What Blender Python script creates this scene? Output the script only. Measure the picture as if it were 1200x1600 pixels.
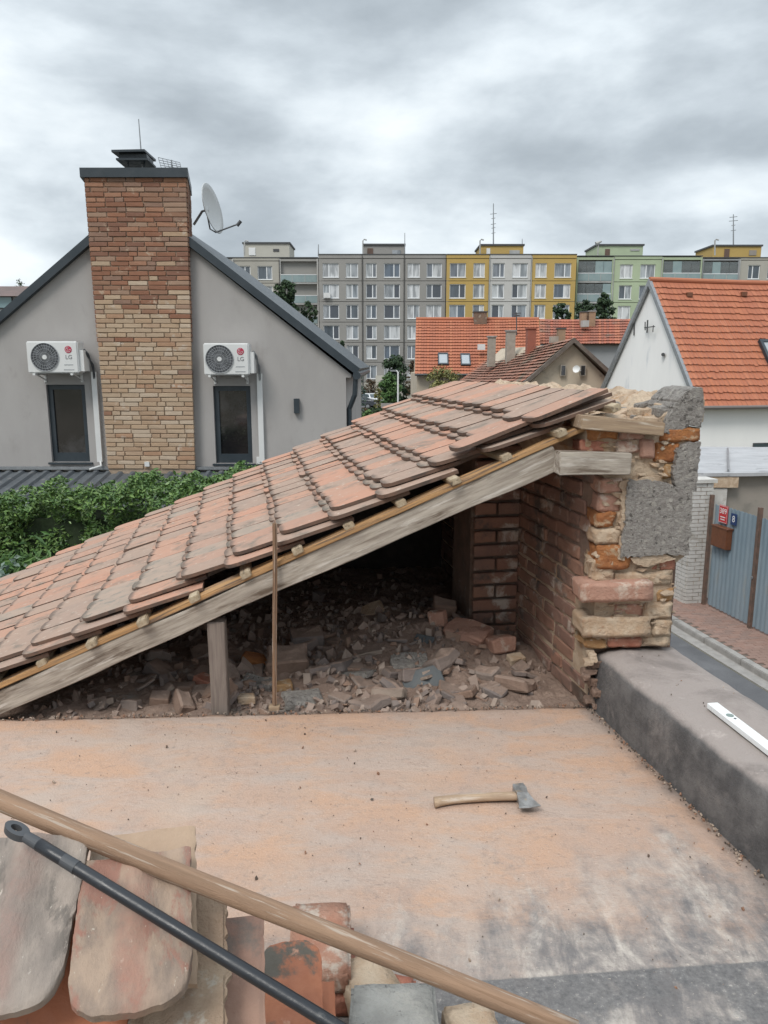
import bpy, bmesh, math, random
import numpy as np
from mathutils import Vector, Matrix, Euler
from mathutils.noise import noise as pnoise, fractal as pfractal
random.seed(7); np.random.seed(7)
sc = bpy.context.scene
for o in list(bpy.data.objects): bpy.data.objects.remove(o)
R = math.radians
V = Vector
COL = sc.collection

# ------------------------------------------------------------ camera
EYE = V((0, 0, 4.8)); FPX = 1200.0; TH = R(10.85)
cam = bpy.data.cameras.new('camera'); cam.sensor_fit = 'VERTICAL'; cam.sensor_height = 24; cam.lens = 18
cam.clip_start = .05; cam.clip_end = 3000
co = bpy.data.objects.new('camera', cam); COL.objects.link(co); co.location = EYE
co.rotation_euler = (math.pi/2 - TH, 0, 0); sc.camera = co

# ------------------------------------------------------------ node helper
class NT:
    def __init__(s, tree): s.t = tree; s.N = tree.nodes; s.L = tree.links
    def n(s, typ, **kw):
        nd = s.N.new(typ)
        for k, v in kw.items(): setattr(nd, k, v)
        return nd
    def put(s, sock, v):
        if v is None: return
        if isinstance(v, bpy.types.NodeSocket): s.L.new(v, sock)
        elif isinstance(v, (tuple, list)) and sock.type == 'RGBA' and len(v) == 3: sock.default_value = (*v, 1)
        else: sock.default_value = v
    def m(s, op, a, b=None, c=None, clamp=False):
        nd = s.n('ShaderNodeMath', operation=op, use_clamp=clamp); s.put(nd.inputs[0], a); s.put(nd.inputs[1], b)
        if c is not None: s.put(nd.inputs[2], c)
        return nd.outputs[0]
    def mix(s, f, a, b, bt='MIX'):
        nd = s.n('ShaderNodeMix', data_type='RGBA', blend_type=bt); s.put(nd.inputs[0], f); s.put(nd.inputs[6], a); s.put(nd.inputs[7], b)
        return nd.outputs[2]
    def noise(s, vec, scale, detail=6, rough=.55, dist=0.):
        nd = s.n('ShaderNodeTexNoise'); s.put(nd.inputs['Vector'], vec); nd.inputs['Scale'].default_value = scale
        nd.inputs['Detail'].default_value = detail; nd.inputs['Roughness'].default_value = rough; nd.inputs['Distortion'].default_value = dist
        return nd.outputs['Fac']
    def ramp(s, f, stops, interp='LINEAR'):
        nd = s.n('ShaderNodeValToRGB'); cr = nd.color_ramp; cr.interpolation = interp
        while len(cr.elements) < len(stops): cr.elements.new(.5)
        for e, (p, c) in zip(cr.elements, stops):
            e.position = p; e.color = (c, c, c, 1) if isinstance(c, (int, float)) else (*c, 1)
        s.put(nd.inputs[0], f); return nd.outputs[0]
    def mr(s, v, a, b, c=0., d=1., smooth=True):
        nd = s.n('ShaderNodeMapRange', interpolation_type='SMOOTHSTEP' if smooth else 'LINEAR', clamp=True)
        s.put(nd.inputs[0], v)
        for i, x in zip((1, 2, 3, 4), (a, b, c, d)): s.put(nd.inputs[i], x)
        return nd.outputs[0]
    def pos(s): return s.n('ShaderNodeNewGeometry').outputs['Position']
    def objco(s): return s.n('ShaderNodeTexCoord').outputs['Object']
    def map(s, vec, scale=(1, 1, 1), rot=(0, 0, 0), loc=(0, 0, 0)):
        nd = s.n('ShaderNodeMapping'); s.put(nd.inputs[0], vec); nd.inputs[1].default_value = loc
        nd.inputs[2].default_value = rot; nd.inputs[3].default_value = scale; return nd.outputs[0]
    def xyz(s, vec):
        nd = s.n('ShaderNodeSeparateXYZ'); s.put(nd.inputs[0], vec); return nd.outputs
    def comb(s, x, y, z):
        nd = s.n('ShaderNodeCombineXYZ'); s.put(nd.inputs[0], x); s.put(nd.inputs[1], y); s.put(nd.inputs[2], z); return nd.outputs[0]

# ------------------------------------------------------------ world: overcast cloud deck over a Nishita sky
SUN_EL, SUN_ROT = R(52), R(215)
w = bpy.data.worlds.new('World'); sc.world = w; w.use_nodes = True
t = NT(w.node_tree); w.node_tree.nodes.clear()
sky = t.n('ShaderNodeTexSky', sky_type='NISHITA'); sky.sun_disc = False; sky.sun_elevation = SUN_EL; sky.sun_rotation = SUN_ROT
gen = t.n('ShaderNodeTexCoord').outputs['Generated']
x, y, z = t.xyz(gen)
zz = t.m('ADD', t.m('MAXIMUM', z, 0.0), .24)
uv = t.comb(t.m('DIVIDE', x, zz), t.m('DIVIDE', y, zz), 0.0)
dirv = t.comb(t.m('DIVIDE', x, t.m('ADD', t.m('MAXIMUM', z, 0.), .62)), t.m('DIVIDE', y, t.m('ADD', t.m('MAXIMUM', z, 0.), .62)), t.m('MULTIPLY', z, 2.6))
n1 = t.noise(t.map(dirv, (1.5, 1.5, 1.05), (0, R(-7), 0), (3.1, 2.25, .7)), 1.55, 9, .52, .12)
n2 = t.noise(t.map(dirv, (1, 1, 1.5), (0, 0, 0), (7.3, 1.2, 4)), 1.3, 3, .5, .1)
n3 = t.noise(t.map(dirv, (1, 1, 1.0), (0, R(-7), 0), (1.3, 5.2, 4)), 6., 8, .58, .15)
nn = t.m('ADD', t.m('ADD', t.m('MULTIPLY', n1, .55), t.m('MULTIPLY', n2, .33)), t.m('MULTIPLY', n3, .12))
nn = t.m('SUBTRACT', nn, t.mr(z, .16, .42, -.012, .034))
cl = t.ramp(nn, [(.37, (.255, .29, .32)), (.43, (.325, .365, .398)), (.475, (.412, .458, .494)), (.52, (.525, .575, .61)), (.575, (.645, .69, .71))])
cl = t.mix(t.mr(z, .0, .10, .45, 0.), cl, (.50, .535, .57))
cl9 = t.mix(1.0, t.mix(t.mr(z, .25, 1.), cl, t.mix(1.0, cl, (2.1, 2.1, 2.1), 'MULTIPLY')), (10.5, 10.5, 10.5), 'MULTIPLY')
full = t.mix(.965, sky.outputs[0], cl9)
bg = t.n('ShaderNodeBackground'); t.put(bg.inputs[0], full); bg.inputs[1].default_value = .1
t.L.new(bg.outputs[0], t.n('ShaderNodeOutputWorld').inputs[0])
# ------------------------------------------------------------ sun (soft, overcast) and exposure
sd = bpy.data.lights.new('sun', 'SUN'); sd.energy = 1.4; sd.angle = R(20); sd.color = (1, .96, .90)
so = bpy.data.objects.new('sun', sd); COL.objects.link(so)
# sun_rotation r: sun towards (sin r, cos r)
sdir = V((math.sin(SUN_ROT)*math.cos(SUN_EL), math.cos(SUN_ROT)*math.cos(SUN_EL), math.sin(SUN_EL)))
so.rotation_euler = sdir.to_track_quat('Z', 'Y').to_euler(); so.location = (0, 0, 40)
sc.view_settings.view_transform = 'Standard'; sc.view_settings.look = 'None'
sc.view_settings.exposure = 0.55; sc.view_settings.gamma = 1; sc.view_settings.use_curve_mapping = False
sc.render.engine = 'CYCLES'; sc.cycles.use_denoising = True; sc.cycles.max_bounces = 6
sc.cycles.diffuse_bounces = 3; sc.cycles.glossy_bounces = 3; sc.cycles.caustics_reflective = False; sc.cycles.caustics_refractive = False

# ------------------------------------------------------------ sight lines of the photograph, used to survey the place
CT, ST = math.cos(TH), math.sin(TH)
def ray(u, v):
    xc = (u-600)/FPX; yc = (800-v)/FPX
    return V((xc, CT+yc*ST, -ST+yc*CT))
def P(u, v, y): r = ray(u, v); return EYE + r*(y/r.y)
def PT(u, v, t): return EYE + ray(u, v)*t
def PZ(u, v, z): r = ray(u, v); return EYE + r*((z-EYE.z)/r.z)
def PPL(u, v, p0, n): r = ray(u, v); return EYE + r*((p0-EYE).dot(n)/r.dot(n))
def X(u, y, v=480): return P(u, v, y).x
def Z(v, y): return P(600, v, y).z
def proj(p):
    q = p-EYE; f = q.y*CT - q.z*ST
    if f <= 0: return None
    return 600+FPX*q.x/f, 800-FPX*(q.y*ST+q.z*CT)/f, f

# ------------------------------------------------------------ object helpers
def wm(o):
    m = o.matrix_basis.copy()
    return wm(o.parent) @ o.matrix_parent_inverse @ m if o.parent else m
def link(o, parent=None, M=None):
    COL.objects.link(o)
    if M is not None: o.matrix_basis = M
    if parent is not None: o.parent = parent; o.matrix_parent_inverse = wm(parent).inverted()
    return o
def tag(o, label=None, cat=None, group=None, kind=None):
    for k, v in (('label', label), ('category', cat), ('group', group), ('kind', kind)):
        if v: o[k] = v
    return o
def thing(name, label, cat, loc, group=None):
    o = bpy.data.objects.new(name, None); o.empty_display_size = .2
    link(o, None, Matrix.Translation(V(loc))); return tag(o, label, cat, group)
def inst(name, me, parent, M, mat=None, kind=None):
    o = bpy.data.objects.new(name, me); link(o, parent, M)
    if kind: o['kind'] = kind
    if mat is not None and me.materials and me.materials[0] is not mat:
        o.material_slots[0].link = 'OBJECT'; o.material_slots[0].material = mat
    return o
class MB:
    def __init__(s): s.v = []; s.f = []; s.mi = []
    def add(s, vs, fs, mi=0):
        k = len(s.v); s.v += [tuple(p) for p in vs]; s.f += [tuple(i+k for i in f) for f in fs]; s.mi += [mi]*len(fs); return s
    def box(s, c, sz, Rm=None, mi=0):
        c = V(c); h = V(sz)/2; pts = []
        for dx in (-1, 1):
            for dy in (-1, 1):
                for dz in (-1, 1):
                    p = V((dx*h.x, dy*h.y, dz*h.z)); pts.append(c + (Rm @ p if Rm else p))
        return s.add(pts, [(0, 1, 3, 2), (4, 6, 7, 5), (0, 4, 5, 1), (2, 3, 7, 6), (0, 2, 6, 4), (1, 5, 7, 3)], mi)
    def bb(s, x0, x1, y0, y1, z0, z1, mi=0): return s.box(((x0+x1)/2, (y0+y1)/2, (z0+z1)/2), (abs(x1-x0), abs(y1-y0), abs(z1-z0)), None, mi)
    def prism(s, pts, vec, mi=0):
        n = len(pts); a = [V(p) for p in pts]; vec = V(vec); nrm = V((0, 0, 0))
        for i in range(n): nrm += a[i].cross(a[(i+1) % n])
        if nrm.dot(vec) > 0: a.reverse()
        b = [p+vec for p in a]
        return s.add(a+b, [tuple(range(n)), tuple(range(2*n-1, n-1, -1))] + [(i, i+n, (i+1) % n+n, (i+1) % n) for i in range(n)], mi)
    def quad(s, a, b, c, d, mi=0): return s.add([a, b, c, d], [(0, 1, 2, 3)], mi)
    def tube(s, pts, r, n=8, mi=0, r2=None, cap=True):
        pts = [V(p) for p in pts]; rings = []; m = len(pts)
        for i, p in enumerate(pts):
            d = (pts[min(i+1, m-1)]-pts[max(i-1, 0)]).normalized()
            a = d.cross(V((0, 0, 1)) if abs(d.z) < .9 else V((1, 0, 0))).normalized(); b = d.cross(a)
            rr = r if r2 is None else r+(r2-r)*i/(m-1)
            rings.append([p+a*rr*math.cos(k*2*math.pi/n)+b*rr*math.sin(k*2*math.pi/n) for k in range(n)])
        vs = [q for rg in rings for q in rg]; fs = []
        for i in range(m-1):
            for k in range(n): fs.append((i*n+k, i*n+(k+1) % n, (i+1)*n+(k+1) % n, (i+1)*n+k))
        if cap: fs += [tuple(range(n-1, -1, -1)), tuple(range((m-1)*n, m*n))]
        return s.add(vs, fs, mi)
    def mesh(s, name, mats, smooth=False):
        me = bpy.data.meshes.new(name); me.from_pydata(s.v, [], s.f)
        for m in (mats if isinstance(mats, (list, tuple)) else [mats]): me.materials.append(m)
        if any(s.mi): me.polygons.foreach_set('material_index', s.mi)
        if smooth: me.polygons.foreach_set('use_smooth', [True]*len(me.polygons))
        me.update(); return me
    def build(s, name, mats, parent=None, smooth=False, M=None, kind=None, label=None, fix=True):
        me = s.mesh(name, mats, smooth)
        if fix:
            bm = bmesh.new(); bm.from_mesh(me); bmesh.ops.recalc_face_normals(bm, faces=bm.faces); bm.to_mesh(me); bm.free()
        o = bpy.data.objects.new(name, me); link(o, parent, M if M is not None else (wm(parent) if False else None))
        if kind: o['kind'] = kind
        if label: o['label'] = label
        return o
def bm_box(sx, sy, sz, bev=.004, sub=0, amp=0., freq=20., seed=0, seg=1):
    bm = bmesh.new(); bmesh.ops.create_cube(bm, size=1)
    bmesh.ops.scale(bm, vec=(sx, sy, sz), verts=bm.verts)
    if bev: bmesh.ops.bevel(bm, geom=bm.edges[:], offset=bev, segments=seg, affect='EDGES')
    if sub: bmesh.ops.subdivide_edges(bm, edges=[e for e in bm.edges if e.calc_length() > bev*2.5], cuts=sub, use_grid_fill=True)
    if amp:
        for v in bm.verts:
            p = v.co*freq + V((seed*7.3, seed*3.1, seed*1.7))
            v.co += V((pnoise(p), pnoise(p+V((31, 0, 0))), pnoise(p+V((0, 47, 0)))))*amp
    return bm
def bmesh_me(bm, name, mat, smooth=False):
    bmesh.ops.recalc_face_normals(bm, faces=bm.faces)
    me = bpy.data.meshes.new(name); bm.to_mesh(me); bm.free(); me.materials.append(mat)
    if smooth: me.polygons.foreach_set('use_smooth', [True]*len(me.polygons))
    return me
def axes(xa, ya, za, loc):
    return Matrix(((xa.x, ya.x, za.x, loc.x), (xa.y, ya.y, za.y, loc.y), (xa.z, ya.z, za.z, loc.z), (0, 0, 0, 1)))
def board(name, mat, a, b, wd, ht, parent=None, up=V((0, 0, 1)), bev=.004, sub=10, amp=.003, seed=1, kind=None):
    """timber from a to b; local X runs along it"""
    a, b = V(a), V(b); d = (b-a); L = d.length; d.normalize()
    s = d.cross(up).normalized()*-1; u = d.cross(s).normalized()
    if u.dot(up) < 0: u = -u
    s = u.cross(d).normalized()
    bm = bmesh.new(); bmesh.ops.create_cube(bm, size=1); bmesh.ops.scale(bm, vec=(L, wd, ht), verts=bm.verts)
    if bev: bmesh.ops.bevel(bm, geom=bm.edges[:], offset=bev, segments=2, affect='EDGES')
    if sub: bmesh.ops.subdivide_edges(bm, edges=[e for e in bm.edges if e.calc_length() > L*.5], cuts=sub, use_grid_fill=True)
    for v in bm.verts:
        p = V((v.co.x*3, v.co.y*9, v.co.z*9)) + V((seed*7.3, seed, 0)); v.co += V((0, pnoise(p), pnoise(p+V((9, 9, 9)))))*amp*2
    me = bmesh_me(bm, name, mat)
    o = bpy.data.objects.new(name, me); link(o, parent, axes(d, s, u, (a+b)/2))
    if kind: o['kind'] = kind
    return o

# ------------------------------------------------------------ materials
MATS = {}
def mat(name, c1, c2=None, scale=3., rough=.85, bump=.25, bscale=60., metal=0., rnd=None, rmix=.35, patch=None, pscale=2., pth=(.55, .65), patch2=None, p2scale=8., p2th=(.6, .68),
        grain=None, co='pos', streak=None, nose=None, island=False, spec=.5, detail=6, bdist=.01, top=None, topr=(.5, .9)):
    m = bpy.data.materials.new(name); m.use_nodes = True; t = NT(m.node_tree)
    bs = m.node_tree.nodes['Principled BSDF']
    base = t.pos() if co == 'pos' else t.objco()
    vec = t.map(base, grain) if grain else base
    oi = t.n('ShaderNodeObjectInfo').outputs['Random']
    if co == 'obj':
        vec = t.map(base, grain or (1, 1, 1)); va = t.n('ShaderNodeVectorMath', operation='ADD'); t.put(va.inputs[0], vec)
        t.put(va.inputs[1], t.comb(t.m('MULTIPLY', oi, 37.), t.m('MULTIPLY', oi, 11.), 0.)); vec = va.outputs[0]
    col = t.mix(t.mr(t.noise(vec, scale, detail, .6), .32, .68), c1, c2 or c1)
    if rnd:
        r = t.n('ShaderNodeNewGeometry').outputs['Random Per Island'] if island else oi
        rc = t.ramp(r, [(i/len(rnd), c) for i, c in enumerate(rnd)], 'CONSTANT')
        col = t.mix(rmix, rc, col)
    if patch: col = t.mix(t.mr(t.noise(vec, pscale, 8, .65, .3), *pth), col, patch)
    if patch2: col = t.mix(t.mr(t.noise(t.map(vec, loc=(5, 9, 2)), p2scale, 8, .65), *p2th), col, patch2)
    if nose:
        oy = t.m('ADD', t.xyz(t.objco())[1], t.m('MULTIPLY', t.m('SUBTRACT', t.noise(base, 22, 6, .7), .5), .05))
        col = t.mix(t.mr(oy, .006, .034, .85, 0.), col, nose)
    if streak:
        ox = t.m('ABSOLUTE', t.m('ADD', t.xyz(t.objco())[0], t.m('MULTIPLY', t.m('SUBTRACT', t.noise(base, 9, 6), .5), .05)))
        col = t.mix(t.m('MULTIPLY', t.mr(ox, .008, .036, .8, 0.), t.mr(t.noise(base, 14, 8, .7), .38, .62, .25, .95)), col, streak)
    if top:
        nz = t.xyz(t.n('ShaderNodeNewGeometry').outputs['Normal'])[2]
        nz = t.m('ADD', nz, t.m('MULTIPLY', t.m('SUBTRACT', t.noise(base, 5, 8, .6), .5), .5))
        tc = t.mix(t.mr(t.noise(base, 3.2, 8, .65, .4), .46, .66), top, tuple(c*.66 for c in top)); tc = t.mix(t.mr(t.noise(t.map(base, loc=(3, 3, 3)), 5, 8, .7), .56, .68), tc, tuple(min(.7, c*1.4) for c in top))
        col = t.mix(t.mr(nz, *topr), col, tc)
    t.put(bs.inputs['Base Color'], col)
    nr = t.noise(vec, bscale*.4, 4); t.put(bs.inputs['Roughness'], t.mr(nr, .3, .7, max(0, rough-.1), min(1, rough+.08)))
    bs.inputs['Metallic'].default_value = metal; bs.inputs['Specular IOR Level'].default_value = spec
    if bump:
        b = t.n('ShaderNodeBump'); b.inputs['Strength'].default_value = bump; b.inputs['Distance'].default_value = bdist
        t.put(b.inputs['Height'], t.noise(vec, bscale, 8, .7)); t.L.new(b.outputs[0], bs.inputs['Normal'])
    MATS[name] = m; return m

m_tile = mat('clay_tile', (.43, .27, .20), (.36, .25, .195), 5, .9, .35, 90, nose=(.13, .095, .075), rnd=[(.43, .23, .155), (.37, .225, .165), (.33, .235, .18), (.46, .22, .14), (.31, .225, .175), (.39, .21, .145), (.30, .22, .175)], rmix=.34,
             patch=(.21, .165, .13), pscale=7, pth=(.50, .70), patch2=(.46, .37, .30), p2scale=26, p2th=(.58, .70))
m_tile_grey = mat('clay_tile_lichen', (.31, .245, .195), (.38, .275, .215), 9, .92, .4, 90, nose=(.12, .10, .08), patch=(.21, .19, .16), pscale=14, pth=(.5, .66))
m_tedge = mat('dark_tile_edge', (.10, .07, .055), (.17, .10, .07), 9, .95, .3, 60, patch=(.08, .06, .05), pscale=8)  # tile side faces coloured darker than the tops, giving dark course lines
m_under = mat('tile_underlay_dark', (.16, .09, .06), (.10, .07, .05), 6)
m_raft = mat('weathered_rafter_wood', (.50, .44, .37), (.31, .265, .22), 5, .9, .5, 60, co='obj', grain=(1.2, 12, 12), patch=(.15, .11, .08), pscale=1.7, pth=(.50, .66), patch2=(.60, .55, .49), p2scale=3, p2th=(.54, .66))
m_oran = mat('fresh_split_pine', (.52, .30, .13), (.36, .21, .10), 5, .8, .5, 60, co='obj', grain=(1.0, 16, 16), patch=(.19, .13, .09), pscale=2.5, pth=(.5, .62))
m_lath = mat('roof_batten_wood', (.50, .41, .29), (.38, .29, .19), 5, .85, .5, 70, co='obj', grain=(1.5, 14, 14), patch=(.20, .155, .11), pscale=3, pth=(.55, .66))
m_post = mat('old_post_wood', (.25, .205, .175), (.17, .135, .115), 5, .9, .5, 70, co='obj', grain=(1, 14, 14))
m_pine = mat('sawn_board_wood', (.40, .29, .19), (.28, .195, .13), 5, .85, .4, 70, co='obj', grain=(1, 14, 14), patch=(.55, .47, .38), pscale=3)
m_pole = mat('handle_wood', (.35, .22, .14), (.24, .15, .095), 4, .8, .5, 60, co='obj', grain=(.8, 16, 16), patch=(.20, .115, .065), pscale=3, pth=(.58, .7), patch2=(.43, .34, .27), p2scale=7, p2th=(.54, .62))
m_axew = mat('axe_handle_wood', (.46, .33, .22), (.33, .23, .155), 4, .8, .3, 80, co='obj', grain=(2, 20, 20), patch=(.52, .43, .35), pscale=3)
m_steel = mat('dull_steel', (.42, .41, .40), (.26, .25, .24), 25, .5, .3, 90, metal=.7, patch=(.42, .35, .28), pscale=20)
m_black = mat('black_painted_tube', (.012, .014, .018), (.02, .022, .027), 8, .38, .1, 80, patch=(.06, .06, .06), pscale=30, pth=(.62, .7))
m_mort = mat('old_lime_mortar', (.62, .49, .36), (.45, .32, .22), 10, .95, 1., 60, patch=(.48, .28, .15), pscale=6, pth=(.55, .7), bdist=.02)
m_shade = mat('shade_dark_wall', (.06, .045, .038), (.035, .03, .026), 5, .95, .6, 40)  # near-black: deep shade at the back of the shed put into the wall colour
m_mortd = mat('dusty_dark_mortar', (.27, .175, .13), (.19, .13, .10), 10, .95, .9, 70, patch=(.36, .29, .24), pscale=5, pth=(.55, .68), bdist=.02)
m_brk = {
 'orange': mat('broken_orange_brick', (.46, .19, .065), (.34, .13, .05), 16, .95, .9, 60, patch=(.50, .36, .23), pscale=14, pth=(.55, .66), bdist=.02),
 'ochre': mat('ochre_soft_brick', (.40, .21, .09), (.48, .30, .15), 16, .95, .9, 60, patch=(.52, .42, .30), pscale=12, pth=(.53, .64), bdist=.02),
 'pink': mat('pink_dusty_brick', (.50, .29, .215), (.43, .23, .165), 10, .95, .7, 70, patch=(.60, .47, .38), pscale=10, pth=(.53, .66), bdist=.02),
 'red': mat('red_brick', (.38, .135, .085), (.46, .22, .15), 14, .95, .7, 70, patch=(.55, .42, .33), pscale=14, pth=(.56, .66), bdist=.02),
 'pale': mat('mortar_smeared_brick', (.62, .49, .36), (.50, .34, .22), 14, .95, .9, 60, patch=(.44, .26, .16), pscale=9, pth=(.58, .68), bdist=.02)}
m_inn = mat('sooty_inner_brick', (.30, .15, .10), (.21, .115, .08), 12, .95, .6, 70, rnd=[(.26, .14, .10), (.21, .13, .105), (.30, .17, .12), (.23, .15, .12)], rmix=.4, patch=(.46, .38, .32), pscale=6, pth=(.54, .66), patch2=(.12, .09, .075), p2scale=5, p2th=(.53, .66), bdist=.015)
m_rend = mat('grey_pebbly_render', (.44, .405, .37), (.31, .28, .255), 45, .95, 1.0, 75, patch=(.52, .48, .43), pscale=30, pth=(.56, .62), patch2=(.16, .145, .13), p2scale=40, p2th=(.57, .63), bdist=.035)
m_para = mat('bitumen_parapet', (.155, .145, .14), (.08, .075, .075), 9, .92, 1., 90, patch=(.20, .18, .17), pscale=3, patch2=(.06, .055, .055), p2scale=1.8, p2th=(.55, .7), top=(.36, .31, .285), topr=(.5, .88), bdist=.008)
m_rub = mat('rubble_dust', (.33, .235, .185), (.23, .16, .125), 7, .95, .9, 60, patch=(.28, .24, .21), pscale=5, bdist=.02)
m_frag = mat('rubble_fragment', (.30, .215, .17), (.20, .14, .11), 12, .95, .9, 60, top=(.31, .225, .18), topr=(.5, .95), rnd=[(.30, .25, .22), (.20, .17, .16), (.27, .17, .12), (.24, .20, .18), (.32, .26, .21), (.16, .15, .15), (.23, .15, .11)], rmix=.35)
m_fragi = mat('rubble_small_fragment', (.27, .21, .18), (.19, .14, .115), 12, .95, .5, 60, rnd=[(.36, .27, .22), (.25, .18, .145), (.31, .19, .13), (.29, .21, .17), (.42, .33, .27), (.20, .165, .15)], rmix=.35, island=True)
m_crumb = mat('crumbs', (.13, .10, .08), (.30, .19, .13), 12, .95, .3, 60, rnd=[(.12, .09, .07), (.30, .16, .10), (.07, .06, .05), (.42, .33, .26)], rmix=.2, island=True)
m_rendw = mat('grey_house_render', (.35, .33, .318), (.385, .365, .352), 1.2, .9, .5, 200, patch=(.325, .308, .295), pscale=.9, pth=(.46, .72), grain=(1, 1, .5), patch2=(.32, .30, .285), p2scale=3.5, p2th=(.56, .75), bdist=.006)
m_anth = mat('anthracite_metal', (.022, .032, .040), (.034, .044, .053), 3, .45, .05, 40)
m_canopy = mat('dark_corrugated_sheet', (.075, .085, .095), (.10, .11, .12), 2, .5, .1, 40, patch=(.15, .15, .15), pscale=3)
m_cbr = mat('reclaimed_brick_dark', (.29, .14, .085), (.22, .105, .065), 9, .92, .5, 60, rnd=[(.30, .14, .085), (.25, .115, .07), (.20, .10, .07), (.36, .19, .12), (.28, .16, .105), (.25, .165, .125), (.36, .25, .18)], rmix=.3, patch=(.44, .33, .24), pscale=5, pth=(.6, .72))
m_cbb = mat('reclaimed_brick_buff', (.44, .32, .22), (.36, .25, .17), 9, .92, .5, 60, rnd=[(.45, .32, .21), (.41, .28, .18), (.48, .36, .25), (.38, .25, .16), (.44, .33, .23), (.42, .29, .195), (.38, .21, .125), (.52, .42, .32)], rmix=.3, patch=(.50, .42, .34), pscale=5, pth=(.58, .7))
m_cmort = mat('chimney_mortar', (.40, .31, .23), (.31, .23, .17), 9, .95, .4, 60)
m_ac = mat('white_plastic_casing', (.66, .66, .65), (.62, .62, .61), 3, .45, .0)
m_dark = mat('dark_plastic', (.05, .053, .058), (.07, .073, .08), 3, .6, .0)
m_grille = mat('grille_grey', (.34, .35, .36), None, 3, .5, 0)
m_lgred = mat('emblem_red', (.42, .02, .06), None, 3, .5, 0)
m_grey = mat('print_grey', (.22, .22, .23), None, 3, .6, 0)
m_white = mat('white_paint', (.74, .74, .73), (.68, .68, .67), 2, .6, .05, 60)
m_pvc = mat('white_window_plastic', (.76, .77, .78), None, 2, .5, 0)
m_galv = mat('galvanised_metal', (.34, .35, .36), (.26, .27, .28), 12, .45, .05, 60, metal=.6)
m_dish = mat('dish_enamel', (.52, .53, .53), None, 3, .5, 0)
m_leaf = mat('laurel_leaf', (.05, .10, .025), (.035, .075, .02), 4, .45, 0, 10, rnd=[(.08, .16, .035), (.11, .205, .05), (.055, .12, .03), (.165, .27, .065), (.085, .17, .038), (.13, .22, .05), (.19, .29, .08)], rmix=.25, island=True)
m_leafd = mat('dark_conifer_needles', (.018, .035, .016), (.028, .05, .02), 1, .8, 0, 10, rnd=[(.025, .05, .024), (.04, .075, .03), (.055, .095, .035), (.03, .058, .028)], rmix=.3, island=True)
m_leafg = mat('bright_bush_leaf', (.06, .12, .03), (.04, .085, .024), 1, .6, 0, 10, rnd=[(.08, .17, .045), (.06, .13, .04), (.13, .22, .06), (.10, .19, .05)], rmix=.3, island=True)
m_leafr = mat('russet_bush_leaf', (.11, .06, .035), (.07, .055, .03), 1, .7, 0, 10, rnd=[(.11, .055, .035), (.08, .06, .03), (.13, .08, .04), (.05, .055, .025)], rmix=.3, island=True)
m_leafy = mat('yellow_green_leaf', (.16, .16, .045), (.12, .13, .045), 1, .7, 0, 10, rnd=[(.24, .22, .07), (.18, .18, .06), (.28, .25, .09), (.15, .17, .06)], rmix=.3, island=True)
m_leafs = mat('silvery_leaf', (.13, .18, .14), (.09, .13, .10), 1, .6, 0, 10, rnd=[(.13, .18, .14), (.09, .14, .11), (.17, .22, .17)], rmix=.3, island=True)
m_bark = mat('bark', (.10, .075, .055), (.06, .045, .035), 6, .95, .6, 40)
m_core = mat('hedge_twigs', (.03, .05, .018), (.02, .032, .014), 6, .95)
m_aspha = mat('road_asphalt', (.115, .115, .12), (.09, .09, .095), 2, .9, .4, 160, patch=(.15, .15, .155), pscale=.8, pth=(.5, .7))
m_ground = mat('yard_ground', (.10, .10, .06), (.16, .14, .10), .35, .95, .3, 10)
m_conc = mat('kerb_concrete', (.33, .31, .29), (.25, .235, .22), 6, .9, .4, 80)
m_pav = mat('red_paver', (.27, .17, .135), (.22, .145, .12), 8, .9, .3, 90, rnd=[(.27, .165, .13), (.24, .155, .125), (.29, .19, .155), (.23, .16, .135)], rmix=.35)
m_gate = mat('blue_painted_sheet', (.175, .23, .27), (.22, .27, .305), 3, .6, .15, 50, grain=(1, 1, .25), patch=(.24, .25, .24), pscale=3, pth=(.6, .75))
m_rust = mat('rusty_steel', (.16, .095, .07), (.10, .07, .055), 12, .8, .3, 80)
m_mail = mat('brown_letterbox', (.17, .065, .03), (.13, .05, .025), 8, .45, .05)
m_wbr = mat('whitewashed_brick', (.56, .54, .51), (.48, .46, .43), 7, .9, .4, 80, patch=(.40, .37, .33), pscale=4)
m_beige = mat('beige_render', (.48, .41, .32), (.42, .355, .275), 1.2, .92, .3, 60, patch=(.30, .265, .22), pscale=1.4, pth=(.58, .75))
m_gar = mat('garage_wall_render', (.30, .265, .23), (.26, .235, .205), 1.2, .92, .3, 60, patch=(.22, .20, .175), pscale=1.4)
m_groof = mat('silver_bitumen_sheet', (.42, .42, .43), (.35, .35, .36), 2, .8, .3, 30, grain=(.8, 1.6, 1), patch=(.22, .22, .23), pscale=2.5, pth=(.58, .68))
m_whw = mat('white_house_render', (.86, .85, .83), (.81, .80, .785), .7, .9, .2, 60, grain=(1, 1, .35), patch=(.55, .57, .60), pscale=.9, pth=(.58, .78))
def tilemat(n, cols, patch, pth, ps): return mat(n, cols[0], cols[1], .6, .85, .25, 30, rnd=cols, rmix=.45, island=True, patch=patch, pscale=ps, pth=pth)
m_ot = tilemat('bright_orange_tile', [(.41, .145, .075), (.375, .13, .07), (.44, .165, .09), (.36, .125, .07)], (.31, .125, .08), (.56, .8), 1.2)
m_ot2 = tilemat('orange_tile_far', [(.40, .135, .07), (.355, .12, .065), (.42, .16, .085), (.33, .115, .065)], (.33, .12, .065), (.56, .8), .5)
m_ot3 = tilemat('mixed_old_orange_tile', [(.38, .12, .07), (.30, .10, .065), (.42, .16, .09), (.24, .10, .07)], (.17, .12, .09), (.52, .7), .6)
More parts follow.
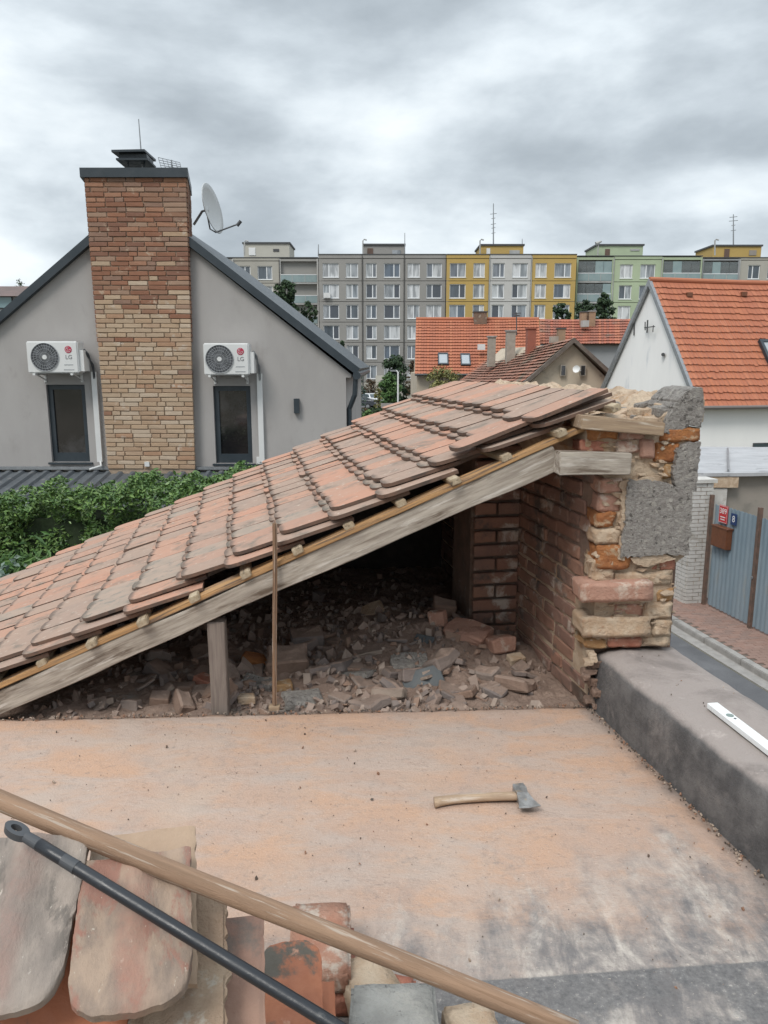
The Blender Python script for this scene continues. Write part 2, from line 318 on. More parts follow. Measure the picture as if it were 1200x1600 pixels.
m_mos = tilemat('mossy_old_tile', [(.28, .13, .09), (.26, .14, .10), (.38, .16, .10), (.26, .14, .10)], (.17, .14, .10), (.54, .66), .55)
m_pan = {'grey': (.30, .288, .27), 'grey2': (.33, .32, .30), 'yellow': (.47, .325, .11), 'white': (.50, .49, .47), 'green': (.40, .47, .32), 'cream': (.50, .48, .42), 'lgrey': (.33, .34, .35), 'beigeg': (.40, .38, .335)}
m_pan = {k: mat('panel_'+k, c, tuple(x*.92 for x in c), .35, .9, .1, 20, patch=tuple(x*.84 for x in c), pscale=.25, pth=(.5, .8)) for k, c in m_pan.items()}
m_coping = mat('dark_coping', (.07, .072, .075), None, 3, .7, 0)
m_joint = mat('panel_joint', (.10, .095, .09), None, 3, .9, 0)
m_slab = mat('balcony_slab', (.42, .42, .41), (.34, .34, .33), 1, .9, 0)
m_balg = mat('balcony_glass_panel', (.26, .33, .33), (.22, .29, .30), 1, .25, 0)
def paneM(n, cols, rough=.12):
    m = bpy.data.materials.new(n); m.use_nodes = True; t = NT(m.node_tree); bs = m.node_tree.nodes['Principled BSDF']
    oi = t.n('ShaderNodeObjectInfo').outputs['Random']
    c = t.ramp(oi, [(i/len(cols), q) for i, q in enumerate(cols)], 'CONSTANT')
    nz = t.noise(t.map(t.pos(), (1.6, 1.6, .3)), 1.3, 3)
    t.put(bs.inputs['Base Color'], t.mix(t.mr(nz, .4, .62), c, t.mix(.55, c, (.06, .07, .08)))); bs.inputs['Roughness'].default_value = rough
    return m
m_pane = paneM('window_pane', [(.10, .12, .14), (.34, .36, .38), (.16, .18, .21), (.50, .52, .53), (.07, .08, .10), (.27, .30, .33), (.40, .43, .45), (.12, .15, .19), (.22, .24, .27)])
m_blind = paneM('white_blind_pane', [(.60, .61, .62), (.55, .56, .57)])
m_hglass = mat('dark_house_glass', (.010, .010, .012), (.026, .022, .022), 1.2, .03, 0, 10, patch=(.055, .052, .055), pscale=1.3, pth=(.5, .7), spec=.9)  # paler patches paint faint reflections into the glass colour
m_car = mat('silver_car_paint', (.42, .47, .52), None, 2, .3, 0, metal=.4)
m_carw = mat('white_car_paint', (.66, .67, .68), None, 2, .3, 0)
m_card = mat('dark_car_paint', (.05, .055, .065), None, 2, .3, 0)
m_glassd = mat('car_glass', (.05, .07, .08), None, 2, .08, 0)
m_tyre = mat('tyre_rubber', (.02, .02, .02), None, 2, .8, 0)
m_block = mat('grey_concrete_block', (.50, .48, .44), (.38, .36, .33), 14, .95, 1., 60, patch=(.52, .49, .44), pscale=9, pth=(.5, .6), patch2=(.16, .15, .14), p2scale=25, bdist=.02)

# ============================================================ STRUCTURE
dV = V((-.184, .983, 0)).normalized(); eP = V((dV.y, -dV.x, 0)); UP = V((0, 0, 1))
eV = V((math.cos(R(3)), math.sin(R(3)), 0)); O = V((.99, 3.42, 0))
def S(a, b, z): p = O + eV*a + dV*b; p.z = z; return p
def Q(q, wv, z): p = eP*q + dV*wv; p.z = z; return p
def struct(o): o['kind'] = 'structure'; return o

mb = MB(); mb.quad((-900, -200, 0), (900, -200, 0), (900, 1600, 0), (-900, 1600, 0)); struct(mb.build('ground', m_ground))
mb = MB(); mb.quad(Q(2.2, -40, .004), Q(7.6, -40, .004), Q(7.6, 60, .004), Q(2.2, 60, .004))
mb.add([], []); struct(mb.build('road', m_aspha))
mb = MB(); mb.quad((-14, 34, .008), (6, 34, .008), (9, 100, .008), (-20, 100, .008)); struct(mb.build('side_street', m_aspha))
# pavement with pavers
pv = MB(); pv.prism([Q(7.98, -12, 0), Q(9.3, -12, 0), Q(9.3, 40, 0), Q(7.98, 40, 0)], (0, 0, .085))
pav = struct(pv.build('pavement', mat('joint_sand', (.14, .11, .09), (.10, .085, .07), 8)))
Rq = Matrix((tuple(eP), tuple(dV), (0, 0, 1))).transposed()
me_pav = bmesh_me(bm_box(.192, .094, .05, .006), 'paver', m_pav)
pst = MB(); cnt = 0
wv = 2.0
rows = []
k = 0
while wv < 30:
    for j in range(7):
        q = 8.02+.1+j*.2-(.1 if k % 2 else 0)
        if q < 8.05 or q > 9.25: continue
        if 10.9 < wv < 16.6 and q < 9.15:
            M = Matrix.Translation(Q(q, wv, .075+random.uniform(-.003, .003))) @ Rq.to_4x4() @ Matrix.Rotation(random.uniform(-.02, .02), 4, 'Z'); inst('paver', me_pav, pav, M); cnt += 1
        else: pst.box(Q(q, wv, .074), (.192, .094, .05), Rq)
    wv += .1; k += 1
o = pst.build('paver_field', m_pav, pav); o['kind'] = 'stuff'
kerb = struct(MB().prism([Q(7.62, -12, 0), Q(7.84, -12, 0), Q(7.84, 40, 0), Q(7.62, 40, 0)], (0, 0, .02)).build('kerb', m_conc))
me_kb = bmesh_me(bm_box(.15, .985, .22, .012, seg=2), 'kerb_stone', m_conc)
for i in range(28): inst('kerb_stone', me_kb, kerb, Matrix.Translation(Q(7.91, 1+i, .01+random.uniform(-.003, .003))) @ Rq.to_4x4())

# ---- flat roof sheet (dust-covered), ragged far edge
def roof_mat():
    m = bpy.data.materials.new('dusty_flat_roof'); m.use_nodes = True; t = NT(m.node_tree); bs = m.node_tree.nodes['Principled BSDF']
    p = t.pos(); x, y, z = t.xyz(p)
    big = t.noise(p, 1.1, 5, .55, .4); mid = t.noise(t.map(p, (1, 2.2, 1)), 2.6, 8, .6, .3); fine = t.noise(p, 38, 8, .7)
    sw = t.noise(t.map(p, (1, 3, 1), (0, 0, R(-14))), 1.6, 8, .62, .6)
    dust = t.ramp(big, [(.36, (.44, .305, .235)), (.45, (.50, .315, .215)), (.54, (.45, .315, .245)), (.64, (.51, .315, .21))])
    dust = t.mix(t.mr(mid, .46, .66, 0, .75), dust, (.45, .355, .30))
    dust = t.mix(t.mr(sw, .48, .64, 0, .75), dust, (.43, .345, .295))
    dust = t.mix(t.mr(t.noise(p, 7, 8, .65), .52, .70, 0, .5), dust, (.36, .29, .25))
    dust = t.mix(t.mr(t.noise(t.map(p, loc=(4, 4, 0)), 17, 9, .75), .60, .68, 0, .65), dust, (.24, .20, .18))
    dust = t.mix(t.mr(fine, .50, .68, 0, .42), dust, (.30, .22, .175)); dust = t.mix(t.mr(t.noise(t.map(p, loc=(8, 1, 0)), 160, 4, .8), .56, .66, 0, .45), dust, (.60, .48, .40))
    crk = t.m('ABSOLUTE', t.m('SUBTRACT', t.noise(t.map(p, (1, 1.6, 1)), 1.7, 7, .62, .9), .5))
    dust = t.mix(t.m('MULTIPLY', t.mr(crk, .0, .0022, .7, 0.), t.mr(t.noise(p, 2.7, 4), .50, .58)), dust, (.17, .13, .11))
    st = t.m('ADD', t.m('MULTIPLY', t.noise(t.map(p, (8, 3, 1), (0, 0, R(38))), 1.3, 9, .7, .5), .55), t.m('MULTIPLY', t.noise(p, 9, 9, .7), .45))
    grey = t.ramp(st, [(.36, (.11, .105, .105)), (.45, (.18, .17, .168)), (.51, (.29, .26, .24)), (.57, (.46, .41, .365)), (.66, (.66, .61, .55))])
    yb = t.m('SUBTRACT', t.m('ADD', 2.06, t.m('MULTIPLY', x, .33)), y)
    yb = t.m('ADD', yb, t.m('MULTIPLY', t.m('SUBTRACT', t.noise(t.map(p, (6, 2, 1), (0, 0, R(38))), 1.0, 9, .62, .4), .5), 1.5))
    yb = t.m('ADD', yb, t.m('MULTIPLY', t.m('SUBTRACT', t.noise(p, 6, 8, .6), .5), .5))
    col = t.mix(t.mr(t.m('ADD', yb, t.m('MULTIPLY', t.m('SUBTRACT', t.noise(p, 30, 8, .7), .5), .6)), -.12, .55, 0, .96), dust, grey)
    sy = t.m('SUBTRACT', t.m('ADD', 1.74, t.m('MULTIPLY', x, .085)), y)
    low = t.m('MULTIPLY', t.mr(sy, -.004, .004), t.mr(t.noise(t.map(p, loc=(2, 7, 0)), 3.2, 8, .65), .60, .50, .25, .92))
    col = t.mix(low, col, t.ramp(t.noise(p, 60, 6, .75), [(.35, (.10, .098, .10)), (.6, (.19, .183, .18)), (.7, (.40, .37, .34))]))
    # paler dust drift near left
    col = t.mix(t.m('MULTIPLY', t.mr(x, .9, -.6), t.mr(t.noise(p, 2.2, 7, .6), .5, .66, 0, .5)), col, (.47, .37, .30))
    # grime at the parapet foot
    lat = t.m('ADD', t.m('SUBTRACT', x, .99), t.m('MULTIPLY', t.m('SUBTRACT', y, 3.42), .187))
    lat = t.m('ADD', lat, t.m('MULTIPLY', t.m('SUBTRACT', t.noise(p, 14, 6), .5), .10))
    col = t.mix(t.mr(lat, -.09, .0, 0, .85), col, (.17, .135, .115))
    col = t.mix(t.mr(t.noise(p, 95, 3, .6), .67, .73, 0, .6), col, (.62, .53, .45))
    t.put(bs.inputs['Base Color'], col); bs.inputs['Roughness'].default_value = .93
    b = t.n('ShaderNodeBump'); b.inputs['Strength'].default_value = .8; b.inputs['Distance'].default_value = .006
    t.put(b.inputs['Height'], t.m('ADD', t.noise(p, 110, 6, .7), t.m('MULTIPLY', mid, 3.)))
    t.L.new(b.outputs[0], bs.inputs['Normal']); return m
m_roof = roof_mat()
nx, ny = 150, 90
vs = []; fs = []
for j in range(ny+1):
    tj = j/ny
    for i in range(nx+1):
        ti = i/nx
        yb0 = -1.5 + (3.42+1.5)*tj
        xr = .985-.187*(yb0-3.42); xl = -4.6; xx = xl+(xr-xl)*ti
        ye = 3.445-.052*(.99-xx)
        yy = -1.5+(ye+1.5)*tj
        if j == ny: yy += .018*pfractal(V((xx*7, 0, 3)), 1, 2, 3)+.012*pnoise(V((xx*31, 5, 0)))
        zz_ = 3.2+.004*pnoise(V((xx*3, yy*3, 0)))+.0015*pnoise(V((xx*20, yy*20, 0)))
        if j == ny: zz_ -= .012
        elif j == ny-1: zz_ += .004
        vs.append((xx, yy, zz_))
W1 = nx+1
for j in range(ny):
    for i in range(nx): fs.append((j*W1+i, j*W1+i+1, (j+1)*W1+i+1, (j+1)*W1+i))
k = len(vs)
for i in range(nx+1): p = vs[ny*W1+i]; vs.append((p[0], p[1]+.012*pnoise(V((p[0]*20, 1, 1))), 2.95))
for i in range(nx): fs.append((ny*W1+i, ny*W1+i+1, k+i+1, k+i))
mb = MB().add(vs, fs); fr = struct(mb.build('flat_roof', m_roof, smooth=True))
# overlapping bitumen sheet below the seam
m_bit = mat('mineral_bitumen_felt', (.135, .13, .13), (.20, .19, .185), 5, .93, .9, 140, patch=(.42, .35, .27), pscale=2.6, pth=(.60, .68), patch2=(.62, .58, .53), p2scale=34, p2th=(.66, .70))
vs = []; fs = []; NX, NY = 60, 14
for j in range(NY+1):
    for i in range(NX+1):
        xx = -.55+i/NX*(1.95); ytop = 1.735+.085*xx+.006*pnoise(V((xx*9, 2, 2)))
        yy = -.5+(ytop+.5)*j/NY
        xr = .98-.187*(yy-3.42); xx = min(xx, xr)
        vs.append((xx, yy, 3.2085+.002*pnoise(V((xx*3, yy*3, 0)))-(.006 if j == NY else 0)))
for j in range(NY):
    for i in range(NX): fs.append((j*(NX+1)+i, j*(NX+1)+i+1, (j+1)*(NX+1)+i+1, (j+1)*(NX+1)+i))
struct(MB().add(vs, fs).build('bitumen_sheet', m_roof, smooth=True))
# body of the building under the roof
mb = MB(); mb.prism([V((-4.6, -1.5, 0)), V((1.9, -1.5, 0)), S(0, 0, 0)+V((0, -.02, 0)), V((-4.6, 3.1, 0))], (0, 0, 2.93)); struct(mb.build('house_body', m_beige))

# ---- parapet
par = thing('parapet_wall', 'low dark rendered parapet wall beside the dusty flat roof', 'parapet', S(.22, -1, 3.2))
prof = [(-.005, 3.12), (-.012, 3.20), (.012, 3.36), (.022, 3.425), (.04, 3.452), (.075, 3.466), (.14, 3.472), (.24, 3.474), (.34, 3.470), (.41, 3.460), (.435, 3.44), (.445, 3.40), (.45, 3.2), (.45, 0)]
vs = []; fs = []; NB = 90
for j in range(NB+1):
    b = .04-j/NB*4.6
    for i, (a, z_) in enumerate(prof):
        p = O+eP*a+dV*b; n_ = .012*pnoise(V((a*6, b*2.2, z_*3)))+.005*pnoise(V((a*20, b*14, z_*14)))
        p.z = z_+(n_ if i > 2 and z_ > 1 else 0); p += eP*(n_ if i < 5 else 0); vs.append(p)
for j in range(NB):
    for i in range(len(prof)-1): k = j*len(prof)+i; fs.append((k, k+1, k+1+len(prof), k+len(prof)))
fs.append(tuple(range(len(prof)-1, -1, -1)))
MB().add(vs, fs).build('coping', m_para, par, smooth=True)

# ============================================================ BROKEN BRICK WALL
wall = thing('brick_wall', 'broken brick wall end with grey render patch at the top of the tiled roof', 'brick wall', S(.2, .1, 3.46))
wn = V((-eV.y, eV.x, 0))      # plane of the broken end: through O along eV
def WP(u, v, off=0.): return PPL(u, v, V((O.x, O.y, 3.))+wn*off, wn)
core = [(922, 1090), (926, 1012), (1046, 1008), (1048, 950), (1052, 882), (1074, 866), (1080, 764), (1091, 690), (1094, 668), (1040, 670), (916, 672), (914, 704), (946, 748), (938, 850), (930, 930)]
mb = MB(); mb.prism([WP(u, v, .016) for u, v in core], dV*2.85); mb.build('mortar_core', m_mort, wall)
mb = MB(); mb.prism([S(.0, .05, 0), S(.44, .05, 0), S(.44, 2.9, 0), S(.0, 2.9, 0)], (0, 0, 3.42)); mb.build('wall_base', m_mortd, wall)
def lump(name, mt, u0, u1, v0, v1, off, dep, amp=.007, seed=0, parent=wall, tilt=0., bev=.005, sub=5, freq=42):
    a, b = WP(u0, v1, off), WP(u1, v0, off); c = (a+b)/2; sx = abs((b-a).dot(eV)); sz = abs(b.z-a.z)
    bm = bm_box(sx, dep, sz, min(bev, sz*.3), sub, 0, freq, seed, 2)
    for v_ in bm.verts:
        q_ = v_.co*17+V((seed*5.1, 0, 0)); v_.co += V((pfractal(q_, 1, 2, 3), pfractal(q_+V((9, 0, 0)), 1, 2, 3), pfractal(q_+V((0, 9, 0)), 1, 2, 3)))*amp*1.2
    o = bpy.data.objects.new(name, bmesh_me(bm, name, mt, True)); c += wn*(dep/2)
    link(o, parent, axes(eV, wn, UP, c) @ Matrix.Rotation(tilt, 4, 'Y')); return o
blist = [
 (913, 947, 999, 1013, 'ochre', 0), (950, 1003, 996, 1012, 'red', 0), (1004, 1047, 994, 1011, 'pale', .01),
 (909, 1019, 965, 996, 'pale', -.02), (1020, 1051, 969, 995, 'pale', .0),
 (958, 1007, 943, 968, 'pink', .01), (1008, 1053, 943, 968, 'pale', 0), (928, 956, 945, 964, 'pale', .05),
 (908, 1022, 911, 942, 'pink', -.06), (1026, 1051, 919, 942, 'ochre', .01),
 (926, 961, 876, 910, 'pale', .0), (962, 1051, 893, 918, 'pale', .0),
 (932, 987, 852, 891, 'orange', -.01), (988, 1028, 876, 892, 'red', .01), (1030, 1056, 872, 892, 'red', .005),
 (938, 974, 747, 771, 'pink', 0), (934, 972, 772, 800, 'pink', .005), (932, 962, 801, 825, 'orange', 0), (929, 972, 826, 851, 'pale', -.005), (962, 976, 801, 825, 'pale', .01),
 (1032, 1096, 669, 691, 'orange', .0), (919, 966, 668, 686, 'orange', .0), (968, 1008, 668, 687, 'pink', .0), (1008, 1032, 672, 690, 'pale', .02),
 (908, 962, 688, 707, 'red', .01), (963, 999, 689, 708, 'pink', .0), (1000, 1024, 686, 716, 'pink', -.01), (1022, 1064, 692, 723, 'orange', .0),
 (1036, 1062, 723, 750, 'ochre', .01), (988, 1034, 716, 748, 'pale', .03)]
for i, (u0, u1, v0, v1, c, off) in enumerate(blist):
    o_ = lump('brick', m_brk[c], u0, u1, v0, v1, off+random.uniform(-.008, .008), .16, .009 if c in ('orange', 'ochre', 'pale') else .005, i+1, tilt=random.uniform(-.03, .03))
    o_['label'] = {'orange': 'broken orange brick', 'ochre': 'soft ochre brick', 'pink': 'dusty pink brick', 'red': 'red brick', 'pale': 'brick smeared with pale mortar'}[c]
# mortar lumps in the seams
random.seed(3)
mm = MB()
for i in range(260):
    u = random.uniform(922, 1056); v = random.uniform(690, 1008)
    if 975 < u < 1085 and 748 < v < 872: continue
    if v < 858 and u < 944: continue
    p = WP(u, v, random.uniform(-.004, .03)); r_ = random.choice([.006, .008, .010, .013, .018, .024])
    bm = bmesh.new(); bmesh.ops.create_icosphere(bm, subdivisions=1, radius=1)
    vv = [p+V((q.co.x*r_*random.uniform(.7, 1.9), q.co.y*r_*random.uniform(.3, 1), q.co.z*r_*random.uniform(.3, 1))) for q in bm.verts]
    mm.add(vv, [[q.index for q in f.verts] for f in bm.faces]); bm.free()
mm.build('mortar_lumps', m_mort, wall, smooth=False, kind='stuff')
# render patches: ragged plates with thickness
def plate(name, mt, outl, off, th, seed, parent=wall, jag=1.2):
    pts = []
    n = len(outl)
    for i in range(n):
        a, b = outl[i], outl[(i+1) % n]; L = math.dist(a, b); m_ = max(2, int(L/4))
        for k in range(m_): f = k/m_; pts.append((a[0]+(b[0]-a[0])*f+random.gauss(0, jag)*(k > 0), a[1]+(b[1]-a[1])*f+random.gauss(0, jag)*(k > 0)))
    front = [WP(u, v, off) for u, v in pts]; return MB().prism(front, wn*th).build(name, mt, parent)
random.seed(5)
plate('render_patch', m_rend, [(981, 754), (1012, 749), (1040, 755), (1082, 765), (1077, 868), (1030, 867), (970, 872), (978, 800)], -.028, .09, 1)['label'] = 'large squarish patch of grey pebbly render'
plate('render_edge', m_mort, [(970, 752), (1012, 746), (1030, 750), (1030, 756), (984, 760), (980, 800), (976, 876), (966, 874), (972, 800)], -.018, .07, 2, jag=1.6)
plate('render_patch', m_rend, [(1060, 700), (1072, 694), (1095, 690), (1088, 768), (1055, 758), (1052, 742)], -.02, .08, 3)
plate('render_flake', m_mort, [(985, 872), (1040, 866), (1056, 872), (1030, 880), (1010, 886), (990, 880)], -.02, .06, 4)
# the top of the wall: sloping rubble and mortar
random.seed(11)
vs = []; fs = []; NI, NJ = 70, 80
def wtop(a, b):
    f = min(1, max(0, a/.5))
    base = 4.545+.03*f+.085*max(0, (f-.45)/.55)-(.05-.09*f)*(1-math.exp(-b*2.5))
    return base + .022*pfractal(V((a*9, b*6, 0)), 1, 2, 4) + .014*pfractal(V((a*34, b*26, 5)), .8, 2, 4)
for j in range(NJ+1):
    for i in range(NI+1):
        a = -.06+i/NI*.52; b = .0+(j/NJ)**2*2.8; z_ = wtop(a, b)
        if i == 0: z_ -= .12
        if j == 0: z_ -= .10
        p = S(a, b+.035, z_); p += wn*.015*pnoise(V((a*12, b*12, 3))); vs.append(p)
for j in range(NJ):
    for i in range(NI): k = j*(NI+1)+i; fs.append((k, k+1, k+NI+2, k+NI+1))
MB().add(vs, fs).build('wall_crest', m_mort, wall)
for i in range(95):
    b = abs(random.gauss(0, .7))+.03; a = random.uniform(-.02, .34); sz = random.uniform(.018, .075)
    bm = bm_box(sz*random.uniform(1, 1.9), sz, sz*random.uniform(.35, .7), sz*.12, 1, sz*.16, 14, i+60)
    o_ = bpy.data.objects.new('mortar_lump', bmesh_me(bm, 'mortar_lump', random.choice([m_mort, m_mort, m_brk['pale'], m_rend]), False))
    link(o_, wall, Matrix.Translation(S(a, b, wtop(a, b)+sz*.1)) @ Euler((random.uniform(-.3, .3), random.uniform(-.4, .2), random.uniform(-.8, .8))).to_matrix().to_4x4())
# grey render cheek at the front corner of the crest
plate('render_cheek', m_rend, [(1046, 650), (1062, 622), (1082, 607), (1098, 606), (1100, 640), (1096, 668), (1078, 664), (1058, 678), (1036, 676)], .0, .30, 8, jag=1.0)['label'] = 'rounded grey render shoulder'
# outer face of the wall towards the street
# board and beam stubs bedded in the wall
a = WP(908, 664, -.05); b = WP(1038, 676, -.05)
o_ = board('board', m_pine, a+wn*.07+UP*.012, b+wn*.07+UP*.012, .15, .058, wall, sub=6, amp=.002, seed=3); o_['label'] = 'sawn brown board bedded under the wall crest'
a = WP(876, 726, -.10); b = WP(988, 727, -.10)
o_ = board('beam_stub', m_raft, a+wn*.06, b+wn*.06, .10, .096, wall, sub=6, amp=.004, seed=5); o_['label'] = 'short whitish beam end jutting towards the rafter'
# inner face: individual bricks near the opening, the rest joined
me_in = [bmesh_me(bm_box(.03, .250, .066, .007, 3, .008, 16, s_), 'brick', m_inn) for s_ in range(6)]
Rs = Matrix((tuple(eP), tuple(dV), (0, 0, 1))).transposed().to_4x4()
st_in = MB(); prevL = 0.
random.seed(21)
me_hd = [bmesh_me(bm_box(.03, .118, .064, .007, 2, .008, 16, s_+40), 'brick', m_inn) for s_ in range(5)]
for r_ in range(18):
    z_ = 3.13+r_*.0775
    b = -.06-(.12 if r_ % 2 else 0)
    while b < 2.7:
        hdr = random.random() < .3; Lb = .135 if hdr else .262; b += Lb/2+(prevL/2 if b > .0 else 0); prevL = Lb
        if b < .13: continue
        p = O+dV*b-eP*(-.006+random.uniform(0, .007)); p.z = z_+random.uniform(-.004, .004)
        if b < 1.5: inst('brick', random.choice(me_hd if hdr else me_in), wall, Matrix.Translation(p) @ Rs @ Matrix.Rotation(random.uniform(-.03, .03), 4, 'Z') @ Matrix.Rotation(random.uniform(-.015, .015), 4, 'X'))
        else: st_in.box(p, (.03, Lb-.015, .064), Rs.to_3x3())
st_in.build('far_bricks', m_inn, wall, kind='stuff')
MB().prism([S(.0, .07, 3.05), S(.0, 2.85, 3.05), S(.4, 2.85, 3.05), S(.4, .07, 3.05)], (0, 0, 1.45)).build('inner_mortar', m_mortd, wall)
# quoin mortar below the broken end, at the parapet corner
random.seed(8)
for i in range(16):
    p = O-eP*random.uniform(-.02, .05)+dV*random.uniform(-.06, .03); p.z = 3.21+i*.017
    bm = bm_box(random.uniform(.03, .07), .05, random.uniform(.02, .035), .004, 3, .010, 32, i+300); o_ = bpy.data.objects.new('mortar_lump', bmesh_me(bm, 'mortar_lump', m_mort if i > 12 else m_mortd, False)); link(o_, wall, Matrix.Translation(p))
# pier further in
pier = thing('brick_pier', 'shadowed brick pier standing inside against the inner wall', 'pier', S(-.15, 1.2, 3.17))
MB().prism([S(-.29, 1.03, 3.1), S(-.005, 1.03, 3.1), S(-.005, 1.4, 3.1), S(-.29, 1.4, 3.1)], (0, 0, 1.27)).build('pier_core', m_mortd, pier)
me_pb = [bmesh_me(bm_box(.275 if s_ % 2 else .13, .03, .066, .005, 1, .004, 18, s_+9), 'brick', m_inn) for s_ in range(4)]
for r_ in range(15):
    z_ = 3.15+r_*.083
    for a_ in ((-.148,) if r_ % 2 else (-.218, -.078)):
        p = O+eP*a_+dV*(1.03+.05*(a_+.1)*-1)-dV*.018; p.z = z_
        inst('brick', me_pb[1 if r_ % 2 else 0], pier, Matrix.Translation(p) @ Rs)

# ============================================================ LEAN-TO TILED ROOF
lean = thing('lean_to_roof', 'long sloping roof of weathered red clay tiles running up to the broken brick wall', 'tiled roof', S(-1.8, 1.4, 3.2))
PH = math.atan(.44); CP, SP = math.cos(PH), math.sin(PH)
U2 = (eP*CP+UP*SP).normalized(); NR = (UP*CP-eP*SP).normalized()
def batz(a): return 4.615+.44*a      # top of battens
def sag(a, b): return -.028*math.sin(max(0, min(1, (a+3.9)/3.9))*math.pi)*(.6+.4*math.sin(b*1.3))+.010*pnoise(V((a*1.2, b*1.2, 0)))
def tile_mesh(name, L, seed, mt, wdt=.176, th=.0165):
    rnd_ = random.Random(seed); w2 = wdt/2; pts = []
    rN = .066
    for k in range(9):       # nose arc, flattened
        an = math.pi+math.pi*k/8; cx = math.cos(an); sn = math.sin(an)
        pts.append((w2*math.copysign(abs(cx)**.62, cx), rN+rN*math.copysign(abs(sn)**.85, sn)))
    pts += [(w2, L), (-w2, L)]
    cv = .0022*rnd_.uniform(-.2, 1.6)
    def zt(x, y): return cv*(1-(x/w2)**2)+.0012*rnd_.uniform(-1, 1)
    top = [(x, y, th+zt(x, y)) for x, y in pts]; bot = [(x, y, 0) for x, y in pts]; n = len(pts)
    mb = MB(); mb.add(top+bot, [tuple(range(n)), tuple(range(2*n-1, n-1, -1))]+[(i, i+n, (i+1) % n+n, (i+1) % n) for i in range(n)])
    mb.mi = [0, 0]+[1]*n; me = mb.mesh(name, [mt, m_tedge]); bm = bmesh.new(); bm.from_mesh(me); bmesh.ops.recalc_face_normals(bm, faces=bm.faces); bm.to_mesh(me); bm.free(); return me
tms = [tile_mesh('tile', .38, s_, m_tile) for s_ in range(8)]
random.seed(31)
tiles = []
NC = 16
EX = .257
for c_ in range(NC):
    s0 = -4.16+c_*EX           # slope distance of the nose, 0 at the wall line
    for lay in (0, 1):
        ncol = 15
        for k in range(ncol):
            b = .112+k*.179+(.09 if lay else 0)+random.gauss(0, .002)
            if lay == 0 and k == 0 and c_ % 5 == 3: continue
            a = (s0+(.036 if lay else 0)+random.gauss(0, .0045))*CP
            ext = 0
            if k == 0: a += random.gauss(0, .004)
            p = S(a, b, batz(a)+sag(a, b)); p += NR*(0.037+(.017 if lay else 0)+random.uniform(0, .004)+(random.uniform(0, .008) if random.random() < .12 else 0))
            tilt = -math.atan(.045/.36)+random.gauss(0, .006)
            M = axes(-dV, U2, NR, p) @ Matrix.Rotation(tilt, 4, 'X') @ Matrix.Rotation(random.gauss(0, .010), 4, 'Y') @ Matrix.Rotation(random.gauss(0, .009)+(random.gauss(0, .03) if random.random() < .06 else 0), 4, 'Z')
            q = proj(p+U2*.12); inf = q and -60 < q[0] < 1260
            score = (1/q[2] if q else 0)*(1 if lay else .8) if inf else -1
            if c_ == NC-1: score += 1
            tiles.append((score, M, a, b, lay))
tiles.sort(key=lambda r_: -r_[0])
keep = [r_ for r_ in tiles[:296]]; rest = tiles[296:]
for sc_, M, a, b, lay in keep:
    grey_ = pnoise(V((a*1.3+4, b*1.1, 2)))+random.uniform(-.25, .25) > .50 or (b < .5 and -1.6 < a < -.2 and random.random() < .40)
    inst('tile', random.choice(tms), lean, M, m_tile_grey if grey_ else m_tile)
mb = MB()
for sc_, M, a, b, lay in rest:
    me = random.choice(tms); mb.add([M @ v.co for v in me.vertices], [tuple(p_.vertices) for p_ in me.polygons]); mb.mi[-len(me.polygons):] = [p_.material_index for p_ in me.polygons]
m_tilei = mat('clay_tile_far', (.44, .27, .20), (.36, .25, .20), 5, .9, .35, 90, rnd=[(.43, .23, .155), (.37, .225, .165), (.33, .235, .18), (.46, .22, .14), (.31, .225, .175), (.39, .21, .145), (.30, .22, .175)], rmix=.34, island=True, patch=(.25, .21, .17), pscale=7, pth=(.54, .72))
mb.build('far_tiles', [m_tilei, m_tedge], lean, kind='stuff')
# capping tiles laid double at the top verge
for k, (a, b, rz) in enumerate([(-.30, .10, .02), (-.33, .28, -.02), (-.62, .14, .0)]):
    p = S(a, b, batz(a)+sag(a, b))+NR*(.078+.004*k); inst('tile', tms[k], lean, axes(-dV, U2, NR, p) @ Matrix.Rotation(-.06, 4, 'X') @ Matrix.Rotation(rz, 4, 'Z'), m_tile)
# battens
for c_ in range(NC+1):
    a = (-4.16+c_*EX+.335)*CP
    if a > .06: continue
    z_ = batz(a)+sag(a, .1)
    a0 = S(a, random.uniform(-.02, .035), z_)-NR*.018; b0 = S(a, 2.86, batz(a)+sag(a, 2.8))-NR*.018
    board('batten', m_lath, a0, b0, .048, .030, lean, up=NR, sub=8, amp=.002, seed=c_+2)
# verge board on the rafter and rafters
def rafter(b0, name, mt, wd, ht, drop, a0=-3.0, a1=-.22, seed=1, lab=None, amp=.004):
    p, q = S(a0, b0, batz(a0)-drop), S(a1, b0, batz(a1)-drop)
    o_ = board(name, mt, p, q, wd, ht, lean, up=NR, sub=26, amp=amp, seed=seed)
    if lab: o_['label'] = lab
    return o_
rafter(.075, 'rafter', m_raft, .09, .108, .05+.02+.054+.008, -2.95, -.20, 2, 'weathered grey-brown rafter along the open edge', .006)
rafter(.065, 'verge_board', m_oran, .085, .022, .055, -3.0, -.02, 4, 'split orange-brown board on top of the rafter', .0035)
for i, b0 in enumerate((.98, 1.88, 2.72)): rafter(b0, 'rafter', m_post, .10, .13, .13, -3.9, -.02, 7+i)
# post under the rafter
pb = PZ(347, 1114, 3.19); pt_ = V((pb.x-.004, pb.y+.0, 0)); aa = (pb-O).dot(eV); pb = S(aa, .085, 3.17); ptop = S(aa-.004, .085, batz(aa)-.21)
# (part of the roof frame)
board('post', m_post, pb, ptop, .07, .082, lean, up=eV, sub=6, amp=.002, seed=12)['label'] = 'short grey-brown post under the rafter'
